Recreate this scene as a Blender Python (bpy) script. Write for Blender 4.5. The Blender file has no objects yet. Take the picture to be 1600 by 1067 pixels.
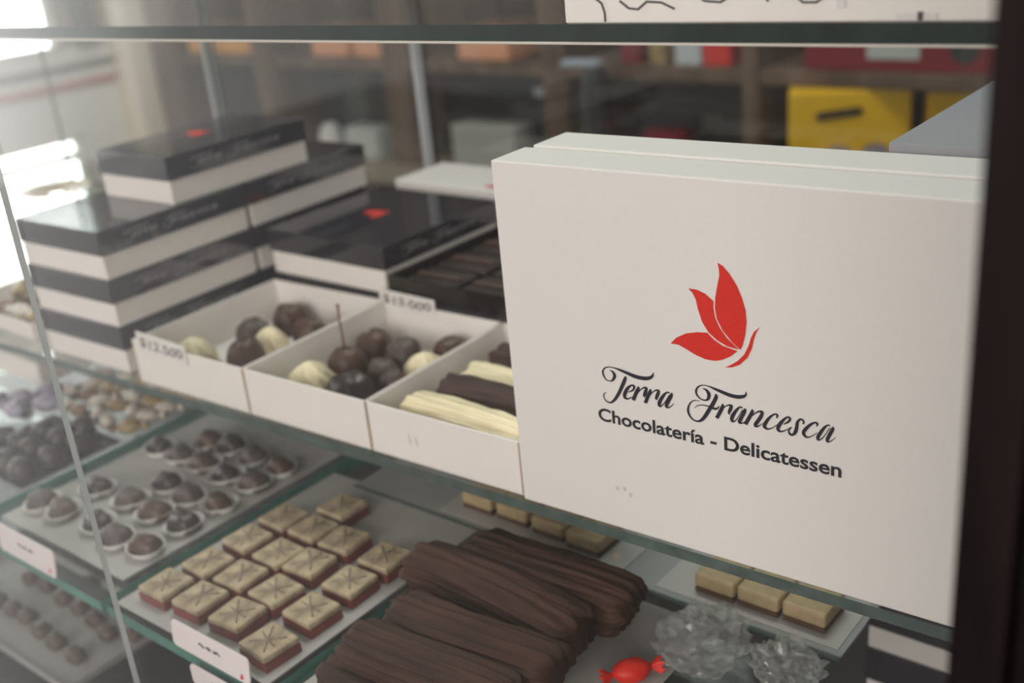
import bpy, bmesh, math, random
from mathutils import Vector, Matrix, noise
random.seed(7)
S = bpy.context.scene
COL = S.collection
PI = math.pi
# ------------------------------------------------------------------ render look
S.view_settings.view_transform = 'Standard'
S.view_settings.look = 'None'
S.view_settings.gamma = 1.0
S.view_settings.use_curve_mapping = False
S.view_settings.exposure = 0.0
S.cycles.max_bounces = 10
S.cycles.transparent_max_bounces = 32
S.cycles.use_denoising = True
S.cycles.sample_clamp_indirect = 4.0
# ------------------------------------------------------------------ materials
def _nt(name):
    m = bpy.data.materials.new(name); m.use_nodes = True
    return m, m.node_tree, m.node_tree.nodes, m.node_tree.links
def mat(name, col, rough=.6, spec=.5, var=0.0, vscale=40.0, bump=0.0, bscale=200.0, stretch=(1,1,1), metal=0.0, trans=0.0, coat=0.0):
    m, t, N, L = _nt(name)
    b = N['Principled BSDF']
    b.inputs['Base Color'].default_value = (*col, 1)
    b.inputs['Roughness'].default_value = rough
    b.inputs['Specular IOR Level'].default_value = spec
    b.inputs['Metallic'].default_value = metal
    b.inputs['Transmission Weight'].default_value = trans
    b.inputs['Coat Weight'].default_value = coat
    if var or bump:
        tc = N.new('ShaderNodeTexCoord'); mp = N.new('ShaderNodeMapping'); mp.inputs['Scale'].default_value = stretch
        L.new(tc.outputs['Object'], mp.inputs['Vector'])
    if var:
        n = N.new('ShaderNodeTexNoise'); n.inputs['Scale'].default_value = vscale; n.inputs['Detail'].default_value = 4
        L.new(mp.outputs[0], n.inputs['Vector'])
        r = N.new('ShaderNodeValToRGB')
        r.color_ramp.elements[0].position = .3; r.color_ramp.elements[1].position = .7
        r.color_ramp.elements[0].color = (*[c*(1-var) for c in col], 1)
        r.color_ramp.elements[1].color = (*[min(1, c*(1+var)) for c in col], 1)
        L.new(n.outputs['Fac'], r.inputs[0]); L.new(r.outputs[0], b.inputs['Base Color'])
    if bump:
        n2 = N.new('ShaderNodeTexNoise'); n2.inputs['Scale'].default_value = bscale; n2.inputs['Detail'].default_value = 3
        L.new(mp.outputs[0], n2.inputs['Vector'])
        bp = N.new('ShaderNodeBump'); bp.inputs['Strength'].default_value = bump; bp.inputs['Distance'].default_value = .002
        L.new(n2.outputs['Fac'], bp.inputs['Height']); L.new(bp.outputs[0], b.inputs['Normal'])
    return m
def glass_mat(name, tint=(.96, .98, .97), ior=1.45, rough=.0, refl=(1, 1, 1), haze=0.0, hazecol=(.8, .8, .8)):
    m, t, N, L = _nt(name); N.remove(N['Principled BSDF'])
    tr = N.new('ShaderNodeBsdfTransparent'); tr.inputs[0].default_value = (*tint, 1)
    gl = N.new('ShaderNodeBsdfGlossy'); gl.inputs['Color'].default_value = (*refl, 1); gl.inputs['Roughness'].default_value = rough
    fr = N.new('ShaderNodeFresnel'); fr.inputs['IOR'].default_value = ior
    # a thin sheet: both sides of every face reflect like air to glass
    geo = N.new('ShaderNodeNewGeometry'); mx = N.new('ShaderNodeMixShader')
    lw = N.new('ShaderNodeVectorMath'); lw.operation = 'DOT_PRODUCT'
    L.new(geo.outputs['Normal'], lw.inputs[0]); L.new(geo.outputs['Incoming'], lw.inputs[1])
    ab = N.new('ShaderNodeMath'); ab.operation = 'ABSOLUTE'; L.new(lw.outputs['Value'], ab.inputs[0])
    om = N.new('ShaderNodeMath'); om.operation = 'SUBTRACT'; om.inputs[0].default_value = 1; L.new(ab.outputs[0], om.inputs[1])
    pw = N.new('ShaderNodeMath'); pw.operation = 'POWER'; pw.inputs[1].default_value = 5; L.new(om.outputs[0], pw.inputs[0])
    ma = N.new('ShaderNodeMath'); ma.operation = 'MULTIPLY_ADD'; ma.inputs[1].default_value = .96; ma.inputs[2].default_value = .04; L.new(pw.outputs[0], ma.inputs[0])
    L.new(ma.outputs[0], mx.inputs[0])
    first = tr.outputs[0]
    if haze:
        df = N.new('ShaderNodeBsdfDiffuse'); df.inputs[0].default_value = (*hazecol, 1)
        hz = N.new('ShaderNodeMixShader'); hz.inputs[0].default_value = haze
        L.new(tr.outputs[0], hz.inputs[1]); L.new(df.outputs[0], hz.inputs[2]); first = hz.outputs[0]
    L.new(first, mx.inputs[1]); L.new(gl.outputs[0], mx.inputs[2])
    L.new(mx.outputs[0], N['Material Output'].inputs['Surface'])
    N.remove(fr)
    return m
def wood_mat(name, dark, light, scale=30, stretch=(1, 1, .06), rough=.5):
    m, t, N, L = _nt(name); b = N['Principled BSDF']; b.inputs['Roughness'].default_value = rough; b.inputs['Specular IOR Level'].default_value = .06
    tc = N.new('ShaderNodeTexCoord'); mp = N.new('ShaderNodeMapping'); mp.inputs['Scale'].default_value = stretch
    n = N.new('ShaderNodeTexNoise'); n.inputs['Scale'].default_value = scale; n.inputs['Detail'].default_value = 6; n.inputs['Distortion'].default_value = .6
    r = N.new('ShaderNodeValToRGB'); r.color_ramp.elements[0].position = .35; r.color_ramp.elements[1].position = .68
    r.color_ramp.elements[0].color = (*dark, 1); r.color_ramp.elements[1].color = (*light, 1)
    L.new(tc.outputs['Object'], mp.inputs[0]); L.new(mp.outputs[0], n.inputs['Vector']); L.new(n.outputs['Fac'], r.inputs[0]); L.new(r.outputs[0], b.inputs['Base Color'])
    bp = N.new('ShaderNodeBump'); bp.inputs['Strength'].default_value = .25; bp.inputs['Distance'].default_value = .002
    L.new(n.outputs['Fac'], bp.inputs['Height']); L.new(bp.outputs[0], b.inputs['Normal'])
    return m
M = {}
M['card'] = mat('white_card', (.78, .755, .725), .55, .4, var=.02, vscale=600, bump=.08, bscale=900)
M['card_edge'] = mat('kraft_edge', (.50, .40, .29), .8)
M['tray_card'] = mat('tray_card', (.82, .775, .735), .6, .3, var=.02, vscale=60)
M['navy'] = mat('black_lid', (.024, .023, .032), .06, 1.0, var=.15, vscale=30)
M['letter'] = mat('lid_lettering', (.30, .29, .32), .4)
M['red'] = mat('red_print', (.68, .022, .012), .45, .4, var=.08, vscale=900)
M['ink'] = mat('black_print', (.012, .011, .02), .5)
M['glass'] = glass_mat('clear_glass')
M['pane'] = glass_mat('front_pane_glass', tint=(.985, .975, .965))
M['edge_mid'] = mat('shelf_edge', (.075, .105, .095), .3, .4, var=.25, vscale=60)
M['edge'] = mat('glass_edge', (.018, .030, .025), .3, .25, var=.25, vscale=60)
M['paneedge'] = mat('pane_edge', (.55, .58, .57), .3, .5)
M['green'] = mat('green_glass_edge', (.075, .24, .19), .15, .6, var=.2, vscale=40)
M['strip'] = mat('edge_highlight', (.62, .58, .52), .35)
M['darkwood'] = wood_mat('dark_wood', (.004, .0025, .0025), (.016, .010, .0095), 60, (1, 1, .05), .55)
M['brownwood'] = wood_mat('brown_wood', (.10, .065, .045), (.20, .135, .10), 14, (1, 1, .08), .6)
M['backwood'] = wood_mat('back_panel_wood', (.05, .032, .024), (.10, .066, .05), 10, (1, 1, .1), .7)
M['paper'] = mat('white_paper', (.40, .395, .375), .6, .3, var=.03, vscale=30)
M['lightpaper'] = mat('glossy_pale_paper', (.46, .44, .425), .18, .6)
M['cup'] = mat('paper_cup', (.72, .70, .68), .7)
M['choc'] = mat('milk_chocolate', (.085, .045, .032), .42, .5, var=.25, vscale=90, bump=.15, bscale=160)
M['dark'] = mat('dark_chocolate', (.035, .022, .02), .35, .5, var=.25, vscale=80, bump=.1, bscale=120)
M['greychoc'] = mat('matt_chocolate', (.085, .06, .055), .5, .5, var=.25, vscale=80)
M['cream'] = mat('white_chocolate', (.84, .74, .50), .5, .4, var=.12, vscale=90, bump=.15, bscale=120)
M['bark'] = mat('bark_chocolate', (.055, .026, .018), .6, .2, var=.45, vscale=45, bump=.5, bscale=140, stretch=(.25, 1, 1))
M['darkbark'] = mat('dark_bark', (.060, .032, .028), .55, .4, var=.4, vscale=70, bump=.5, bscale=160, stretch=(.25, 1, 1))
M['creambark'] = mat('cream_bark', (.84, .74, .50), .55, .4, var=.18, vscale=70, bump=.5, bscale=160, stretch=(.25, 1, 1))
M['beige'] = mat('beige_fudge', (.40, .325, .215), .6, .3, var=.42, vscale=90, bump=.3, bscale=200)
M['drizzle'] = mat('drizzle', (.27, .22, .16), .6, .3, var=.3, vscale=150)
M['redchoc'] = mat('red_brown_base', (.19, .045, .038), .5, .4, var=.2, vscale=100)
M['brownbase'] = mat('brown_base', (.10, .05, .028), .5, .4)
M['fudge'] = mat('fudge', (.42, .32, .18), .55, .3, var=.15, vscale=120)
M['stem'] = mat('cherry_stem', (.16, .07, .03), .6)
M['blacktray'] = mat('black_plastic', (.012, .011, .011), .12, .6)
M['film'] = glass_mat('plastic_film', tint=(.88, .90, .89), rough=.12, haze=.16)
M['yellow'] = mat('yellow_bag', (.95, .56, .008), .4, .4, var=.04, vscale=20)
M['slot'] = mat('bag_slot', (.01, .009, .008), .8)
M['crimson'] = mat('crimson_carton', (.22, .014, .025), .5, .3)
M['label'] = mat('pale_label', (.50, .52, .50), .5)
M['crate'] = mat('dark_grey_crate', (.035, .034, .034), .6, .3, var=.2, vscale=12)
M['greybox'] = mat('grey_carton', (.33, .335, .36), .7, .2, var=.08, vscale=9, stretch=(1, .2, 1))
M['orange'] = mat('orange_carton', (.85, .42, .10), .6)
M['salmon'] = mat('salmon_carton', (.80, .36, .19), .6)
M['bluecap'] = mat('pale_blue_cap', (.42, .48, .56), .4)
M['black'] = mat('black_plastic_matt', (.008, .008, .008), .5)
M['silver'] = mat('silver_label', (.55, .57, .60), .4)
M['tan'] = mat('tan_board', (.26, .21, .15), .7)
M['wall'] = mat('pale_plaster', (.74, .74, .67), .8, .2, var=.05, vscale=3)
M['cream_paint'] = mat('cream_paint', (.80, .69, .53), .6, .3)
M['pinkwall'] = mat('pink_plaster', (.42, .35, .33), .8, .2)
M['redpaint'] = mat('red_paint', (.45, .16, .11), .6)
M['groove'] = mat('dark_groove', (.12, .11, .09), .7)
M['floor'] = mat('floor_tile', (.10, .09, .08), .4, .4, var=.1, vscale=4)
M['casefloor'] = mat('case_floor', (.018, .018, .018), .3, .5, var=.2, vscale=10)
M['greyboard'] = mat('grey_step_board', (.33, .34, .335), .10, .5, var=.05, vscale=15)
M['candy1'] = mat('gold_wrapper', (.36, .25, .11), .35, .5, var=.3, vscale=60)
M['candy2'] = mat('pale_wrapper', (.62, .55, .47), .35, .5, var=.2, vscale=60)
M['candy3'] = mat('lilac_wrapper', (.34, .31, .40), .3, .5, var=.2, vscale=60)
M['candy4'] = mat('brown_wrapper', (.22, .13, .07), .35, .5, var=.3, vscale=60)
M['tag'] = mat('tag_card', (.82, .74, .74), .5)
M['pencil'] = mat('marker_ink', (.11, .10, .10), .6)
M['grime'] = mat('smudge', (.60, .57, .54), .8)
M['crumb'] = mat('crumb', (.36, .24, .08), .8)
# ------------------------------------------------------------------ mesh helpers
def link(name, me, parent=None, loc=None):
    o = bpy.data.objects.new(name, me); COL.objects.link(o)
    if parent: o.parent = parent
    if loc is not None: o.location = loc
    return o
def finish(bm, name, mats, parent=None, loc=None, smooth=False):
    if not isinstance(mats, (list, tuple)): mats = [mats]
    bmesh.ops.recalc_face_normals(bm, faces=bm.faces)
    me = bpy.data.meshes.new(name); bm.to_mesh(me); bm.free()
    for m in mats: me.materials.append(m)
    if smooth:
        for p in me.polygons: p.use_smooth = True
    return link(name, me, parent, loc)
def tag(o, label, cat, group=None, kind=None):
    if label: o['label'] = label
    if cat: o['category'] = cat
    if group: o['group'] = group
    if kind: o['kind'] = kind
    return o
def empty(name, loc, rz=0.0):
    o = bpy.data.objects.new(name, None); COL.objects.link(o)
    o.empty_display_size = .02; o.location = loc; o.rotation_euler = (0, 0, rz)
    return o
def bx(bm, lo, hi, bev=0.0, mi=0, seg=2):
    r = bmesh.ops.create_cube(bm, size=1.0)
    vs = r['verts']
    for v in vs:
        v.co = Vector([lo[i] + (v.co[i] + .5) * (hi[i] - lo[i]) for i in range(3)])
    fs = {f for v in vs for f in v.link_faces}
    for f in fs: f.material_index = mi
    if bev:
        es = list({e for v in vs for e in v.link_edges})
        r2 = bmesh.ops.bevel(bm, geom=es, offset=bev, segments=seg, profile=.5, affect='EDGES')
        for f in r2['faces']: f.material_index = mi
    return vs
def box(name, lo, hi, m, parent=None, bev=.0006, loc=None, smooth=False):
    bm = bmesh.new(); bx(bm, lo, hi, bev); return finish(bm, name, m, parent, loc, smooth)
def slab(name, lo, hi, face, edge, parent=None, bev=0):
    """a sheet of glass: clear faces, tinted edges"""
    bm = bmesh.new(); bx(bm, lo, hi)
    d = [hi[i] - lo[i] for i in range(3)]; ax = d.index(min(d))
    bm.faces.ensure_lookup_table(); bm.normal_update()
    for f in bm.faces: f.material_index = 0 if abs(f.normal[ax]) > .9 else 1
    return finish(bm, name, [face, edge], parent)
def polys(bm, loops, f, mi=0):
    for lp in loops:
        vs = [bm.verts.new(f(*p)) for p in lp]
        fc = bm.faces.new(vs); fc.material_index = mi
def ribbons(bm, strokes, f, mi=0):
    for st in strokes:
        prev = None
        for a, b, c, d in st:
            cur = (bm.verts.new(f(a, b)), bm.verts.new(f(c, d)))
            if prev: bm.faces.new((prev[0], cur[0], cur[1], prev[1])).material_index = mi
            prev = cur
def text_mesh(body, bold=0.0):
    cu = bpy.data.curves.new('t', 'FONT'); cu.body = body; cu.size = 1.0; cu.offset = bold; cu.resolution_u = 6
    o = bpy.data.objects.new('t', cu); COL.objects.link(o)
    dg = bpy.context.evaluated_depsgraph_get(); dg.update()
    me = bpy.data.meshes.new_from_object(o.evaluated_get(dg))
    bpy.data.objects.remove(o)
    vs = [v.co.copy() for v in me.vertices]; fs = [list(p.vertices) for p in me.polygons]
    bpy.data.meshes.remove(me)
    return vs, fs
def text_obj(name, body, m, f, u0, u1, v0, v1, parent=None, bold=0.0, caps=None):
    """writing fitted to u0..u1 (width) and baseline v0 .. cap top v1; f(u, v) -> point"""
    vs, fs = text_mesh(body, bold)
    xs = [v.x for v in vs]; x0, x1 = min(xs), max(xs); top = .729 if caps is None else caps
    bm = bmesh.new()
    bv = [bm.verts.new(f(u0 + (v.x - x0) / (x1 - x0) * (u1 - u0), v0 + v.y / top * (v1 - v0))) for v in vs]
    for q in fs:
        try: bm.faces.new([bv[i] for i in q])
        except ValueError: pass
    return finish(bm, name, m, parent)
def copy_tree(o, parent=None):
    c = o.copy(); COL.objects.link(c)
    if parent: c.parent = parent
    for ch in list(o.children): copy_tree(ch, c)
    return c
def tube(bm, pts, rad, n=8, mi=0):
    rings = []
    for i, p in enumerate(pts):
        p = Vector(p); a = Vector(pts[max(0, i-1)]); b = Vector(pts[min(len(pts)-1, i+1)])
        t = (b - a).normalized(); u = t.cross(Vector((.3, .9, .2))).normalized(); w = t.cross(u)
        r = rad[i] if isinstance(rad, (list, tuple)) else rad
        rings.append([bm.verts.new(p + (u*math.cos(2*PI*k/n) + w*math.sin(2*PI*k/n))*r) for k in range(n)])
    for a, b in zip(rings, rings[1:]):
        for k in range(n): bm.faces.new((a[k], a[(k+1) % n], b[(k+1) % n], b[k])).material_index = mi
    bm.faces.new(rings[0]); bm.faces.new(rings[-1])
def lathe(bm, prof, n=24, mi=0, flute=None, c=(0, 0, 0)):
    rings = []
    for r, z in prof:
        ring = []
        for k in range(n):
            a = 2*PI*k/n; rr = r * (1 + (flute(a, z) if flute else 0))
            ring.append(bm.verts.new((c[0] + rr*math.cos(a), c[1] + rr*math.sin(a), c[2] + z)))
        rings.append(ring)
    for a, b in zip(rings, rings[1:]):
        for k in range(n): bm.faces.new((a[k], a[(k+1) % n], b[(k+1) % n], b[k])).material_index = mi
    return rings
def log_mesh(bm, length, w, h, ridges=7, seed=0, taper=.1, nx=22, na=40, amp=.09, mi=0):
    """a ridged stick of piped chocolate lying along x, flat underneath"""
    rings = []
    for i in range(nx + 1):
        t = i / nx; x = (t - .5) * length
        e = min(t, 1 - t) / taper; s = math.sqrt(max(0.0, 1 - (1 - min(1, e))**2)) if e < 1 else 1.0
        s = max(s, .12)
        ring = []
        for k in range(na):
            a = 2*PI*k/na
            rr = 1 + amp * math.cos(ridges * a + 1.2*math.sin(3*t + seed)) + .10 * noise.noise(Vector((t*4 + seed*3.1, math.cos(a)*1.3, math.sin(a)*1.3 + seed)))
            y = math.cos(a) * w/2 * rr * s + .10*w*math.sin(t*3 + seed*2)
            z = math.sin(a) * h/2 * rr * s + h/2
            z = max(z, h*.06)
            ring.append(bm.verts.new((x + .02*length*noise.noise(Vector((k*.3, seed, 1)))*(1 if t in (0, 1) else 0), y, z)))
        rings.append(ring)
    for a, b in zip(rings, rings[1:]):
        for k in range(na): bm.faces.new((a[k], a[(k+1) % na], b[(k+1) % na], b[k])).material_index = mi
    bm.faces.new(rings[0]); bm.faces.new(rings[-1])
def dome(bm, rx, ry, h, n=24, m=9, lump=.05, seed=0, mi=0, square=0.0):
    """a moulded bonbon: flat underneath, rounded above"""
    rings = []
    prof = [(.86, 0.0), (.97, .06), (1.0, .2)] + [(math.cos(q)**.6, .2 + .8*math.sin(q)) for q in [PI/2*i/m for i in range(1, m)]]
    for r, z in prof:
        ring = []
        for k in range(n):
            a = 2*PI*k/n; c, s = math.cos(a), math.sin(a)
            if square:
                p = 1/max(1e-6, (abs(c)**square + abs(s)**square))**(1/square)
            else: p = 1
            q = 1 + lump*noise.noise(Vector((c*1.4 + seed*5, s*1.4, z*1.5 + seed)))
            ring.append(bm.verts.new((rx*r*c*p*q, ry*r*s*p*q, h*z*q)))
        rings.append(ring)
    for a, b in zip(rings, rings[1:]):
        for k in range(n): bm.faces.new((a[k], a[(k+1) % n], b[(k+1) % n], b[k])).material_index = mi
    bm.faces.new(rings[0]); bm.faces.new(rings[-1])
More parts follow.
